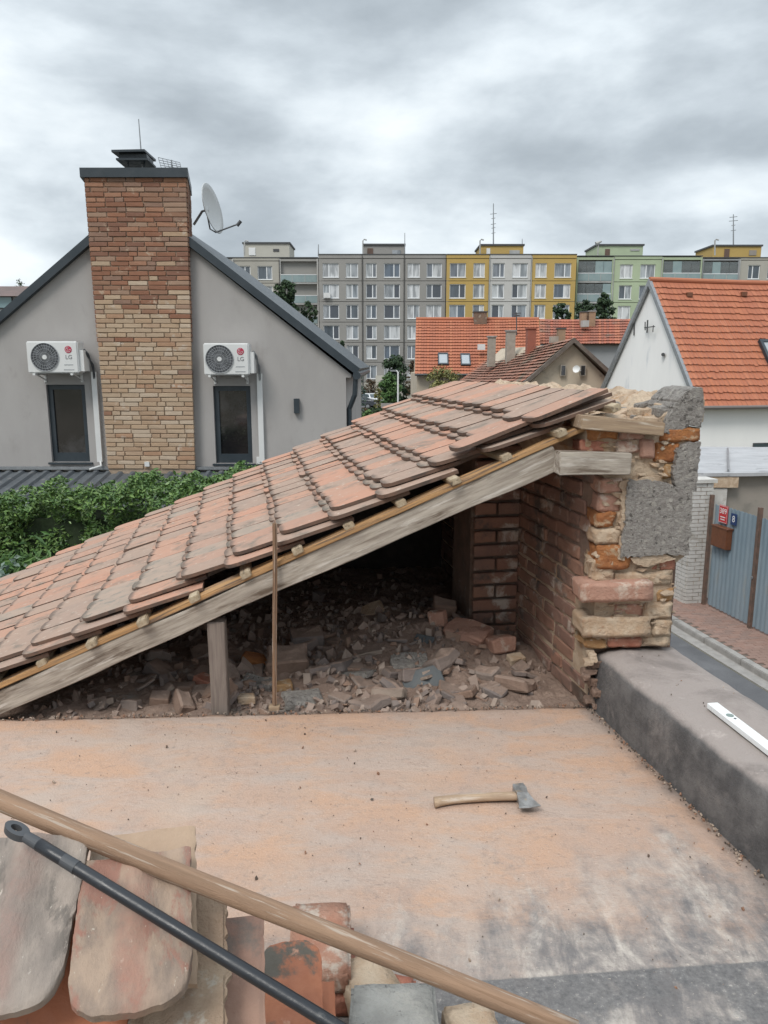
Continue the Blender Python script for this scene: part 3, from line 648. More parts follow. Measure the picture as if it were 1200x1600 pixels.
# leaning stick
p0 = PT(429, 1106, 3.62); p0.z = 3.206; p1 = PT(429.5, 814, 3.40)
st = board('wooden_stick', m_pole, V((p0.x, p0.y, 3.22)), p1, .021, .021, None, up=V((0, 1, 0)), bev=.009, sub=8, amp=.0015, seed=3)
tag(st, 'thin wooden stick standing upright against the open edge of the tiled roof', 'stick')
kb = MB().box((p0.x, p0.y, 3.215), (.05, .04, .018)).build('foot_block', m_pine, st)
# enclosing walls, dark inside
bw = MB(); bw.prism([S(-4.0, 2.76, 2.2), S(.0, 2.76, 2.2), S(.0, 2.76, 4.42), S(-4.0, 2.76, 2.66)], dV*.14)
o_ = bw.build('back_wall', m_shade); struct(o_)
bw = MB(); bw.prism([S(-4.1, .1, 0), S(-3.95, .1, 0), S(-3.95, 2.9, 0), S(-4.1, 2.9, 0)], (0, 0, 2.72)); struct(bw.build('eave_wall', m_shade))
bw = MB(); bw.prism([S(-4.1, .02, 0), S(0, .02, 0), S(0, 2.9, 0), S(-4.1, 2.9, 0)], (0, 0, 2.9)); struct(bw.build('shed_floor', m_mortd))

# ============================================================ RUBBLE
def rz(a, b):
    return 3.145+.035*pnoise(V((a*1.3, b*1.3, 1)))+.05*pfractal(V((a*3.1, b*3.1, 4)), 1, 2, 3)*.7+.07*math.exp(-((a+.75)**2)/.5-((b-.9)**2)/.5)+.02*min(b, 1)+.09*math.exp(-((a+.55)**2)/.25-((b-1.0)**2)/.35)
NI, NJ = 170, 110; vs = []; fs = []
for j in range(NJ+1):
    for i in range(NI+1):
        a = -3.6+i/NI*3.6; b = .0+(j/NJ)**1.3*2.75; z_ = rz(a, b)+.010*pnoise(V((a*30, b*30, 0)))+.006*pnoise(V((a*70, b*70, 0)))
        z_ = min(z_, batz(a)-.25)
        vs.append(S(a, b, z_))
for j in range(NJ):
    for i in range(NI): k = j*(NI+1)+i; fs.append((k, k+1, k+NI+2, k+NI+1))
tag(MB().add(vs, fs).build('rubble', m_rub, kind='stuff'), 'dusty brown heap of crushed brick and mortar under the tiled roof', 'rubble')
def chunk(rn, kind=0):
    bm = bmesh.new()
    if kind == 0: bmesh.ops.create_icosphere(bm, subdivisions=1, radius=.5)
    else: bmesh.ops.create_cube(bm, size=.9)
    for v in bm.verts: v.co *= rn.uniform(.6, 1.2); v.co.x += rn.uniform(-.12, .12)
    vs = [v.co.copy() for v in bm.verts]; fs = [tuple(v.index for v in f.verts) for f in bm.faces]; bm.free(); return vs, fs
rn = random.Random(5); chs = [chunk(rn, i % 2) for i in range(16)]
mb = MB()
for i in range(2500):
    b = abs(rn.gauss(0, .8)) if rn.random() < .8 else rn.uniform(0, 2.6); a = rn.uniform(-3.2, -.03)
    if b > 2.7: continue
    z_ = rz(a, b)
    if z_ > batz(a)-.28: continue
    if not -1.8 < a < -.35 and rn.random() < .62: continue
    if a > -.6 and b < .35 and rn.random() < .7: continue
    s_ = rn.uniform(.008, .036)*(1.9 if rn.random() < .14 else 1)
    if rn.random() < .5 and -1.75 < a < -.5: s_ *= 1.25
    vv, ff = chs[i % 16]; E_ = Euler((rn.uniform(0, 6), rn.uniform(0, 6), rn.uniform(0, 6))).to_matrix(); fl = rn.uniform(.25, 1)
    mb.add([S(a, b, z_+s_*.2)+E_ @ V((v.x*s_*1.5, v.y*s_, v.z*s_*fl)) for v in vv], ff)
tag(mb.build('rubble_fragments', m_fragi, kind='stuff'), 'loose small grey and brown chips strewn over the rubble heap', 'rubble')
# larger pieces, surveyed from the photograph: u, v, size (m), flatness, material, label
big = [
 (399, 1032, .15, .42, 'orange', 'bright orange half brick between the post and the upright stick'),
 (322, 1064, .13, .6, 'red', 'dark red brick lump left of the short post'),
 (480, 1008, .19, .45, 'frag', 'dark grey stone lump at the shadowed back right of the stick'),
 (473, 1086, .20, .22, 'rend', 'flat roundish grey slab lying just right of the stick foot'),
 (450, 1040, .22, .5, 'frag', 'brown dirt clod behind the upright stick'),
 (683, 1008, .10, .9, 'pink', 'small pinkish orange brick stub near the middle of the heap'),
 (693, 988, .13, .8, 'frag', 'tilted grey shard behind the pinkish stub'),
 (730, 1016, .24, .34, 'pink', 'long dusty brick slab leading towards the pier'),
 (778, 1024, .15, .5, 'pink', 'wedge of dusty brick at the foot of the pier'),
 (806, 1036, .09, .6, 'pale', 'small squared mortar piece right of the pier foot'),
 (661, 1066, .21, .10, 'slate', 'dark slate sheet standing slanted at the heap centre'),
 (661, 1024, .12, .10, 'slate', 'narrow dark slate splinter beside the pinkish stub'),
 (704, 1078, .14, .35, 'frag', 'light brown slab at the front edge right of the slate'),
 (617, 1055, .13, .35, 'frag', 'round pale clod left of the dark slate'),
 (556, 1050, .20, .16, 'rend', 'flat pale grey flake in the ash-coloured part of the heap'),
 (572, 1030, .18, .14, 'frag', 'long narrow grey strip lying across the heap'),
 (640, 1046, .20, .12, 'rend', 'thin grey strip beside the slanted slate'),
 (765, 1076, .10, .5, 'frag', 'small grey nugget near the right front edge'),
 (285, 1072, .12, .4, 'frag', 'grey stone flake left of the red lump'),
 (250, 1086, .10, .45, 'frag', 'small rounded stone in the left corner under the rafter'),
 (205, 1092, .09, .6, 'frag', 'leftmost brown stone under the rafter'),
 (405, 1062, .18, .18, 'rend', 'flat grey flake below the orange half brick'),
 (385, 1090, .08, .5, 'pale', 'pale little stone close to the post foot'),
 (440, 1064, .11, .35, 'ochre', 'ochre crumb of brick beside the stick'),
 (530, 1085, .10, .3, 'frag', 'small flat flake near the front edge right of the round slab'),
 (590, 1085, .12, .25, 'frag', 'dusty flake by the front edge below the round clod')]
m_slate = mat('dark_slate', (.075, .085, .09), (.12, .125, .125), 12, .7, .3, 60)
mm_ = {'frag': m_frag, 'rend': m_rend, 'slate': m_slate, **m_brk}
m_dusty = {}
for k, (u, v, s_, fl, mt, lab) in enumerate(big):
    p = PZ(u, v, 3.20); ab = p-O; det = eV.x*dV.y-eV.y*dV.x; a = (ab.x*dV.y-ab.y*dV.x)/det; b = (eV.x*ab.y-eV.y*ab.x)/det
    b = max(.07, min(b, 2.5)); p = S(a, b, rz(a, b)+s_*fl*.30)
    bm = bm_box(s_, s_*random.uniform(.55, .8), s_*fl, s_*.05 if fl > .2 else .004, 1, s_*.11 if mt != 'slate' else .006, 9, k+500)
    nm = {'orange': 'broken_brick', 'red': 'broken_brick', 'pink': 'broken_brick', 'pale': 'broken_brick', 'ochre': 'broken_brick', 'slate': 'slate_shard', 'rend': 'mortar_flake', 'frag': 'stone_lump'}[mt]
    o_ = bpy.data.objects.new(nm, bmesh_me(bm, nm, mm_[mt])); rx = R(random.uniform(40, 60)) if mt == 'slate' else random.uniform(-.2, .35)
    link(o_, None, Matrix.Translation(p) @ Euler((rx, random.uniform(-.25, .25), random.uniform(-.6, .6))).to_matrix().to_4x4()); tag(o_, lab, nm.split('_')[1] if nm != 'mortar_flake' else 'flake', 'loose pieces on the rubble heap')
rn = random.Random(77)
for i in range(70):
    b = .05+abs(rn.gauss(.1, .55)); a = rn.uniform(-2.4, -.1)
    if b > 2.2 or rz(a, b) > batz(a)-.34: continue
    s_ = rn.uniform(.05, .17); fl = rn.uniform(.14, .5)
    bm = bm_box(s_, s_*rn.uniform(.5, .9), s_*fl, s_*.06, 1, s_*.15, 12, i+900)
    o_ = bpy.data.objects.new('rubble_piece', bmesh_me(bm, 'rubble_piece', rn.choice([m_frag, m_frag, m_frag, m_brk['pale'] if b > 1 else m_frag])))
    link(o_, None, Matrix.Translation(S(a, b, rz(a, b)+s_*fl*.3)) @ Euler((rn.uniform(-.5, .5), rn.uniform(-.5, .5), rn.uniform(0, 6))).to_matrix().to_4x4())
    tag(o_, 'fist-sized piece of broken masonry lying loose on the rubble heap', 'rubble piece', 'fist-sized rubble pieces')
# crumbs on the flat roof
mb = MB(); rn = random.Random(9)
def crumb(p, s_):
    vv, ff = chs[rn.randrange(16)]; E_ = Euler((rn.uniform(0, 6), rn.uniform(0, 6), rn.uniform(0, 6))).to_matrix()
    mb.add([p+UP*s_*.3+E_ @ V((v.x*s_*1.3, v.y*s_, v.z*s_*.7)) for v in vv], ff)
for i in range(1300):
    xx = rn.uniform(-2.2, 1.4); yy = rn.uniform(1.2, 3.36)
    if xx > .96-.187*(yy-3.42): continue
    crumb(V((xx, yy, 3.203)), rn.uniform(.0012, .004)*(2.8 if rn.random() < .07 else 1))
for i in range(420):
    xx = rn.uniform(-2.2, .95); yy = 3.44-.052*(.99-xx)-abs(rn.gauss(0, .02)); crumb(V((xx, yy, 3.20)), rn.uniform(.003, .011))
for i in range(420):
    b = rn.uniform(-2.4, 0); p = O+dV*b-eP*abs(rn.gauss(0, .018))-eP*.01; crumb(V((p.x, p.y, 3.203)), rn.uniform(.003, .010))
for i in range(30):
    p = O+dV*rn.uniform(-1.6, 0)+eP*rn.uniform(.08, .4); crumb(V((p.x, p.y, 3.472)), rn.uniform(.003, .007))
tag(mb.build('roof_debris', m_crumb, kind='stuff'), 'scattered crumbs of brick and mortar lying on the dusty flat roof', 'debris')

# ============================================================ AXE
ah = PZ(678, 1252, 3.215); at = PZ(812, 1243, 3.225)
axe = thing('hatchet', 'small hatchet with wooden handle lying on the dusty flat roof', 'hatchet', (ah+at)/2-UP*.015)
d_ = (at-ah).normalized(); L = (at-ah).length; s_ = UP.cross(d_); 
pts = []; N_ = 16
vs = []; fs = []
for i in range(N_+1):
    f = i/N_; xx = f*(L+.028); wd = .0195+.006*math.exp(-f*9)+(.004*(f > .75)*(f-.75)*4); ht = .0145+.003*math.exp(-f*9); off = -.012*math.exp(-f*7)+.006*math.sin(f*3.1)
    for k in range(10):
        an = k*2*math.pi/10; vs.append(ah+d_*xx+s_*(off+wd*math.cos(an))+UP*(ht*math.sin(an)+.003))
for i in range(N_):
    for k in range(10): fs.append((i*10+k, i*10+(k+1) % 10, (i+1)*10+(k+1) % 10, (i+1)*10+k))
fs += [tuple(range(9, -1, -1)), tuple(range(N_*10, N_*10+10))]
# local mesh: bring to its own frame so the grain runs along the handle
Mx = axes(d_, s_, UP, ah); Mi = Mx.inverted()
MB().add([Mi @ v for v in vs], fs).build('handle', m_axew, axe, smooth=True, M=Mx)
# head: poll behind, blade towards the viewer (-s)
hc = at+d_*.006
def hp(x_, y_, z_): return hc+d_*x_+s_*y_+UP*z_
outl = [(-.022, .048), (.018, .050), (.024, .020), (.020, -.012), (.034, -.050), (.052, -.082), (.010, -.090), (-.030, -.088), (-.022, -.050), (-.020, -.010), (-.026, .018)]
vs = []; n = len(outl)
for sgn in (1, -1):
    for x_, y_ in outl:
        th = .017 if y_ > -.02 else .017*max(.05, (y_+.092)/.075*.8)
        vs.append(hp(x_, y_, .004+sgn*th))
fs = [tuple(range(n)), tuple(range(2*n-1, n-1, -1))]+[(i, i+n, (i+1) % n+n, (i+1) % n) for i in range(n)]
MB().add(vs, fs).build('axe_head', m_steel, axe)

# ============================================================ SPIRIT LEVEL
la = PZ(1116, 1106, 3.475); lb_ = PZ(1212, 1180, 3.475); dl = (lb_-la).normalized(); sl = UP.cross(dl)
lev = thing('spirit_level', 'white spirit level lying on top of the parapet', 'spirit level', la+dl*.3)
def LP(x_, y_, z_): return la+dl*x_+sl*y_+UP*z_
Rl = Matrix((tuple(dl), tuple(sl), tuple(UP))).transposed()
m_lev = mat('white_enamel', (.78, .79, .78), None, 4, .35, 0); m_levg = mat('grey_level_vial', (.20, .25, .23), None, 4, .3, 0)
b_ = bm_box(.60, .045, .022, .002); o_ = bpy.data.objects.new('body', bmesh_me(b_, 'body', m_lev)); link(o_, lev, Matrix.Translation(LP(.30, -.01, .012)) @ Rl.to_4x4())
for x0 in (.125, .205): MB().box(LP(x0, .0135, .012), (.03, .004, .016), Rl).build('vial_window', m_levg, lev)
MB().tube([LP(.115, -.008, .021), LP(.115, -.008, .0245)], .014, 18).build('vial', m_levg, lev)
MB().tube([LP(.142, -.004, .021), LP(.142, -.004, .0245)], .005, 10).build('hole', m_dark, lev)

# ============================================================ TILE STACK IN FRONT
mb = MB(); mb.prism([V((-1.2, .35, 3.2)), V((-.12, .35, 3.2)), V((-.15, 1.02, 3.2)), V((-1.2, 1.12, 3.2))], (0, 0, .50))
led = mb.build('masonry_ledge', m_mort); tag(led, 'rough masonry ledge under the heap of loose tiles', 'ledge')
def big_tile(name, mt, nose, head, wdt, L, lab, cat='tile', nose_round=True, groove=False, seed=0, th=.017, ragged=False, roll=0.):
    a, b = V(nose), V(head); ya = (b-a).normalized(); xa = ya.cross(UP).normalized(); za = xa.cross(ya).normalized()
    NXg, NYg = 24, 36; vs = []; fs = []; L = (b-a).length
    for j in range(NYg+1):
        for i in range(NXg+1):
            fx = i/NXg*2-1; fy = j/NYg; y0 = 0
            if nose_round: y0 = .052*(1-math.sqrt(max(0, 1-abs(fx)**3)))
            xx = fx*wdt/2; yy = y0+(L-y0)*fy
            if abs(fx) > .99 or j == 0: xx += .0022*pfractal(V((yy*45, seed, fx)), 1, 2, 4)*(1+fx*.2); yy += .003*pfractal(V((xx*50, seed, 7)), 1, 2, 4)*(j == 0)
            if ragged and i == NXg: xx += .012*pfractal(V((yy*40, seed, 0)), 1, 2, 4)-.005
            if ragged and i == NXg-1: xx += .008*pfractal(V((yy*40, seed, 0)), 1, 2, 4)-.005
            zz_ = th+.0025*pnoise(V((xx*18, yy*18, seed)))+.0008*pnoise(V((xx*90, yy*90, seed)))
            if groove:
                rib = .008*math.exp(-(xx/.02)**2)*max(0, min(1, (yy-.07)/.05)); lobe = -.005*math.exp(-((abs(xx)-.045)/.022)**2)*max(0, min(1, (yy-.06)/.06)); zz_ += rib+lobe
            e_ = min(1-abs(fx), .5)*wdt/2
            if e_ < .006 or j == 0: zz_ -= .004
            vs.append((xx, yy, zz_))
    W_ = NXg+1
    for j in range(NYg):
        for i in range(NXg): k = j*W_+i; fs.append((k, k+1, k+1+W_, k+W_))
    rim = [i for i in range(W_)]+[j*W_+NXg for j in range(1, NYg+1)]+[NYg*W_+i for i in range(NXg-1, -1, -1)]+[j*W_ for j in range(NYg-1, 0, -1)]
    k0 = len(vs)
    for r_ in rim: vs.append((vs[r_][0], vs[r_][1], 0))
    n = len(rim)
    for i in range(n): fs.append((rim[i], k0+i, k0+(i+1) % n, rim[(i+1) % n]))
    fs.append(tuple(range(k0, k0+n)))
    o = MB().add(vs, fs).build(name, mt, None, smooth=True, M=axes(xa, ya, za, a) @ Matrix.Rotation(roll, 4, 'Y'))
    md = o.modifiers.new('edge', 'EDGE_SPLIT'); md.split_angle = R(50)
    return tag(o, lab, cat, 'loose roof tiles heaped at the near edge of the flat roof')
m_old = mat('mossy_grey_pink_tile', (.37, .27, .20), (.23, .175, .14), 22, .92, .6, 120, co='obj', grain=(1.4, .7, 1), patch=(.30, .155, .115), pscale=11, pth=(.52, .60), patch2=(.56, .49, .40), p2scale=75, p2th=(.64, .70), bdist=.006, streak=(.36, .19, .14))
m_old2 = mat('blotched_grey_tile', (.35, .29, .245), (.22, .185, .16), 14, .92, .6, 120, co='obj', grain=(1.4, .6, 1), patch=(.17, .145, .125), pscale=13, pth=(.54, .62), patch2=(.56, .50, .43), p2scale=60, p2th=(.64, .70), bdist=.006, streak=(.31, .20, .165))
m_or = mat('plain_orange_tile', (.42, .155, .08), (.35, .13, .07), 10, .88, .4, 120, co='obj', patch=(.25, .12, .08), pscale=30, pth=(.62, .7), bdist=.004)
m_orl = mat('lichened_orange_tile', (.40, .15, .075), (.33, .125, .07), 12, .88, .5, 120, co='obj', patch=(.11, .095, .075), pscale=9, pth=(.50, .60), patch2=(.45, .24, .16), p2scale=18, bdist=.005)
m_brn = mat('brown_pink_tile', (.34, .21, .155), (.28, .165, .125), 6, .9, .5, 120, co='obj', patch=(.16, .13, .11), pscale=6, pth=(.54, .68), patch2=(.36, .16, .10), p2scale=5, bdist=.005)
m_tan = mat('tan_dusty_tile', (.42, .30, .21), (.36, .255, .18), 8, .92, .5, 120, co='obj', patch=(.50, .42, .33), pscale=8, bdist=.005)
m_mst = mat('mortar_crusted_tile', (.46, .34, .24), (.38, .26, .18), 14, .95, .9, 90, co='obj', patch=(.55, .49, .41), pscale=12, bdist=.012)
big_tile('roof_tile', m_or, PT(84, 1700, 1.10), PT(128, 1440, 1.22), .19, .30, 'bright orange tile showing between the two large grey tiles', seed=3)
big_tile('roof_tile', m_mst, PT(150, 1640, 1.13), PT(205, 1350, 1.30), .20, .30, 'sandy mortar-crusted tile sandwiched under the big middle tile', seed=9)
big_tile('roof_tile', m_tan, PT(215, 1560, 1.13), PT(226, 1308, 1.335), .172, .32, 'plain tan tile with square top corner under the big middle tile', nose_round=False, seed=4)
big_tile('roof_tile', m_mst, PT(292, 1660, 1.10), PT(300, 1392, 1.30), .125, .32, 'pale tile with a ragged mortar edge right of the big middle tile', nose_round=False, ragged=True, seed=5)
big_tile('roof_tile', m_brn, PT(368, 1760, 1.10), PT(372, 1440, 1.32), .088, .40, 'narrow brown tile leaning right of the ragged pale tile', nose_round=False, seed=6)
big_tile('roof_tile', m_old, PT(203, 1592, 1.055), PT(216, 1345, 1.26), .168, .30, 'large grey-pink tile with a rounded nose in the middle of the heap', groove=True, seed=1, th=.02)
big_tile('roof_tile', m_old2, PT(-18, 1596, 1.05), PT(56, 1315, 1.26), .175, .30, 'large blotched grey tile at the left edge of the heap', groove=True, seed=2, th=.02, roll=.05)
# red rounded tile pointing away
a = PT(455, 1478, 1.62); b = PT(452, 1700, 1.34)
big_tile('roof_tile', m_orl, a, b, .125, .42, 'orange tile with dark lichen and a rounded end pointing away', seed=7, th=.018)
a = PT(478, 1545, 1.62); b = PT(476, 1700, 1.38)
big_tile('roof_tile', m_or, a, b, .12, .38, 'reddish tile showing beneath the lichened rounded tile', nose_round=False, seed=8)
def loose(name, mt, u, v, z_, sx, sy, sz, rz_, lab, cat, seed, amp=.004, rx=0.):
    p = PZ(u, v, z_+sz/2); bm = bm_box(sx, sy, sz, .008, 3, amp, 18, seed, 2)
    o = bpy.data.objects.new(name, bmesh_me(bm, name, mt, True)); link(o, None, Matrix.Translation(V((p.x, p.y, z_+sz/2))) @ Euler((rx, 0, rz_)).to_matrix().to_4x4()); tag(o, lab, cat); return o
m_pkb = mat('mortared_pink_brick', (.50, .29, .205), (.42, .20, .13), 10, .95, .9, 100, patch=(.60, .49, .40), pscale=14, pth=(.47, .60), bdist=.012)
loose('brick', m_brk['red'], 505, 1515, 3.205, .17, .25, .065, .06, 'dark red brick at the bottom of the small brick stack', 'brick', 41)
loose('brick', m_pkb, 500, 1478, 3.27, .16, .26, .065, .05, 'pink brick crusted with white mortar, on top of the small brick stack', 'brick', 42)
loose('brick', m_brk['pale'], 575, 1548, 3.205, .13, .14, .10, .5, 'wedge of pale mortared brick right of the small brick stack', 'brick', 43, .012, .12)
loose('brick', m_brk['red'], 608, 1562, 3.205, .11, .10, .075, -.3, 'broken red brick half hidden under the long wooden pole', 'brick', 44, .006)
loose('concrete_block', m_block, 615, 1618, 3.22, .20, .16, .14, .02, 'grey concrete block at the bottom edge under the wooden pole', 'concrete block', 45, .005)
loose('brick', m_brk['pale'], 738, 1618, 3.215, .12, .12, .08, .2, 'whitish mortared brick right of the grey concrete block', 'brick', 46, .008)
# poles
pa = PT(-60, 1225, 1.34); pb_ = PT(900, 1618, 1.05)
def pole(name, a, b, r0, r1, mt, lab, cat, n=24, bend=.006):
    a, b = V(a), V(b); d = (b-a).normalized(); L = (b-a).length; s_ = d.cross(UP).normalized(); u_ = s_.cross(d)
    pts = [V((L*i/30, bend*math.sin(i/30*math.pi*1.5), .5*bend*math.sin(i/30*math.pi))) for i in range(31)]
    o = MB().tube(pts, r0, n, 0, r1).build(name, mt, None, smooth=True, M=axes(d, s_, u_, a)); tag(o, lab, cat); return o
pole('wooden_pole', pa, pb_, .0168, .0143, m_pole, 'long round wooden pole slanting across the loose tiles', 'pole')
ba = PT(22, 1296, 1.20); bb_ = PT(560, 1625, 1.03)
d_ = (bb_-ba).normalized(); s_ = d_.cross(UP).normalized(); u_ = s_.cross(d_)
Mb = axes(d_, s_, u_, ba)
bp = thing('black_handle', 'black metal tube handle with a hanging hole, below the wooden pole', 'tool handle', (ba+bb_)/2)
MB().tube([V((.05+(bb_-ba).length*i/20*.95, 0, 0)) for i in range(21)], .0097, 20).build('tube', m_black, bp, smooth=True, M=Mb)
# moulded end with an eye
vs = []; fs = []; NR_ = 28
outer = []; inner = []
for k in range(NR_):
    an = 2*math.pi*k/NR_; outer.append((.018*math.cos(an)*1.25+.006, .0125*math.sin(an))); inner.append((.010*math.cos(an)+.004, .0058*math.sin(an)))
for zz_ in (.006, -.006):
    vs += [(x_, y_, zz_) for x_, y_ in outer]; vs += [(x_, y_, zz_) for x_, y_ in inner]
N2 = NR_
for k in range(N2):
    k1 = (k+1) % N2
    fs += [(k, k1, N2+k1, N2+k), (2*N2+k, 3*N2+k, 3*N2+k1, 2*N2+k1), (k, 2*N2+k, 2*N2+k1, k1), (N2+k, N2+k1, 3*N2+k1, 3*N2+k)]
g_ = MB().add(vs, fs); g_.tube([V((.024, 0, 0)), V((.04, 0, 0)), V((.075, 0, 0)), V((.12, 0, 0)), V((.125, 0, 0))], .0085, 20, 0, .0104)
g_.build('hanging_eye', m_dark, bp, smooth=False, M=Mb)

# ============================================================ GREY HOUSE
YH = 13.5
gh = thing('grey_house', 'modern grey rendered gable house with tall brick chimney', 'house', (-3.8, 14, 0))
def HP(u, v, off=0.): p = P(u, v, YH); p.y += off; return p
def holed(mb, x0, x1, z0, z1, holes, y, reveal, mi=0, poly=None):
    xs = sorted({x0, x1, *[h[0] for h in holes], *[h[1] for h in holes]}); zs = sorted({z0, z1, *[h[2] for h in holes], *[h[3] for h in holes]})
    for i in range(len(xs)-1):
        for j in range(len(zs)-1):
            cx, cz = (xs[i]+xs[i+1])/2, (zs[j]+zs[j+1])/2
            if any(h[0] < cx < h[1] and h[2] < cz < h[3] for h in holes): continue
            mb.quad((xs[i], y, zs[j]), (xs[i+1], y, zs[j]), (xs[i+1], y, zs[j+1]), (xs[i], y, zs[j+1]), mi)
    for a, b, c, d in holes:
        mb.quad((a, y, c), (a, y+reveal, c), (a, y+reveal, d), (a, y, d), mi); mb.quad((b, y, c), (b, y, d), (b, y+reveal, d), (b, y+reveal, c), mi)
        mb.quad((a, y, c), (b, y, c), (b, y+reveal, c), (a, y+reveal, c), mi); mb.quad((a, y, d), (a, y+reveal, d), (b, y+reveal, d), (b, y, d), mi)
zb = HP(0, 731).z
wl = (HP(76, 660).x-.34, HP(76, 660).x+.335+.01, HP(0, 722).z, HP(0, 601).z)
xl0, xl1 = HP(70, 601).x, HP(135, 601).x
xl0, xl1 = (HP(70, 601).x+HP(83, 722).x)/2, (HP(134, 601).x+HP(139, 722).x)/2
xr0, xr1 = (HP(332, 603).x+HP(338, 722).x)/2, (HP(391, 603).x+HP(395, 722).x)/2
holes = [(xl0, xl1, HP(0, 722).z, HP(0, 601).z), (xr0, xr1, HP(0, 724).z, HP(0, 603).z)]
XR = HP(541, 640).x; ze = HP(0, 590).z; XL = 2*HP(215, 322).x-HP(549, 585).x
mb = MB(); mb.bb(XL, XR, YH+.35, YH+9, 0, ze)   # inner mass
holed(mb, XL, XR, 0, ze, holes, YH, .16)
mb.quad((XR, YH, 0), (XR, YH+.36, 0), (XR, YH+.36, ze), (XR, YH, ze))
Rp = HP(215, 322); ridge = V((Rp.x, YH, Rp.z)); EVR = V((HP(549, 585).x, YH, HP(549, 585).z))
sl_ = (ridge.z-EVR.z)/(EVR.x-ridge.x); EVL = V((XL, YH, ridge.z-sl_*(ridge.x-XL)))
g2 = MB(); g2.prism([V((XL, YH, ze)), V((EVR.x, YH, ze)), V((EVR.x, YH, EVR.z)), ridge, V((XL, YH, EVL.z))], (0, 8.9, 0))
mb.add(g2.v, g2.f); mb.build('wall', m_rendw, gh)
# roof sheets with dark verge trim
def trim(a, b, th, parent, name='roof_slope'):
    d = (b-a).normalized(); n_ = V((-d.z, 0, d.x)); n_ = n_ if n_.z > 0 else -n_
    mb = MB(); y0 = YH-.12
    pts = [V((a.x, y0, a.z))+n_*.0, V((b.x, y0, b.z)), V((b.x, y0, b.z))+n_*th, V((a.x, y0, a.z))+n_*th]
    mb.prism(pts, (0, 9.3, 0)); return mb.build(name, m_anth, parent)
r2 = ridge+V((0, 0, .0)); er = V((HP(556, 583).x, 0, HP(556, 583).z-.02)); trim(V((ridge.x, 0, ridge.z)), er, .125, gh); trim(V((ridge.x, 0, ridge.z)), V((XL-.3, 0, EVL.z-.3*sl_)), .125, gh)
gut = MB().tube([V((er.x+.02, YH-.15, er.z-.02)), V((er.x+.02, YH+9, er.z-.02))], .07, 10); gut.tube([V((er.x+.0, YH+.0, er.z-.05)), V((er.x-.02, YH+.02, er.z-.35)), V((XR+.05, YH+.1, er.z-.6)), V((XR+.05, YH+.12, .2))], .045, 8)
gut.build('gutter', m_anth, gh)
for (x0, x1, z0, z1) in holes:
    y0 = YH+.06; fr_ = MB(); t_ = .085; tb = .16
    fr_.bb(x0, x0+t_, y0, y0+.07, z0, z1); fr_.bb(x1-t_, x1, y0, y0+.07, z0, z1); fr_.bb(x0+t_, x1-t_, y0, y0+.07, z1-t_, z1); fr_.bb(x0+t_, x1-t_, y0, y0+.07, z0, z0+tb)
    wo = fr_.build('window', m_anth, gh); wo['label'] = 'tall dark-framed window'
    MB().bb(x0+t_, x1-t_, y0+.03, y0+.04, z0+tb, z1-t_).build('pane', m_hglass, wo)
    MB().bb(x0-.05, x1+.05, YH-.05, YH+.2, z0-.035, z0-.003).build('sill', m_anth, wo)
# chimney: core, bricks, cap
ch = MB()
yc0 = YH-.16
cz0, cz1 = zb, P(0, 277, yc0).z
xb0, xb1 = P(168, 725, yc0).x, P(305, 725, yc0).x; xt0, xt1 = P(132, 280, yc0).x, P(291, 280, yc0).x
dch = V((-.20, 1, 0)).normalized()*1.35
def cxl(z_): f = (z_-cz0)/(cz1-cz0); return xb0+(xt0-xb0)*f
def cxr(z_): f = (z_-cz0)/(cz1-cz0); return xb1+(xt1-xb1)*f
def prism8(mb, z0, z1, ins=0.):
    a = [V((cxl(z0)+ins, yc0+ins, z0)), V((cxr(z0)-ins, yc0+ins, z0)), V((cxr(z1)-ins, yc0+ins, z1)), V((cxl(z1)+ins, yc0+ins, z1))]
    b = [p+dch for p in a]; mb.add(a+b, [(0, 1, 2, 3), (7, 6, 5, 4), (0, 4, 5, 1), (1, 5, 6, 2), (2, 6, 7, 3), (3, 7, 4, 0)])
prism8(ch, cz0-.3, cz1, .012); cho = ch.build('chimney', m_cmort, gh)
cho['label'] = 'broad reclaimed-brick chimney, red at the top and buff below'
rn = random.Random(12); NRW = 62; rh = (cz1-cz0)/NRW
me_cache = {}
def cbrick(L, s_):
    key = (round(L, 2), s_)
    if key not in me_cache: me_cache[key] = bmesh_me(bm_box(key[0], .06, rh-.012, .005, 0, .0055, 9, s_+int(L*100)), 'brick', m_cbb)
    return me_cache[key]
nb = 0; sd_ = MB(); ub_ = MB()
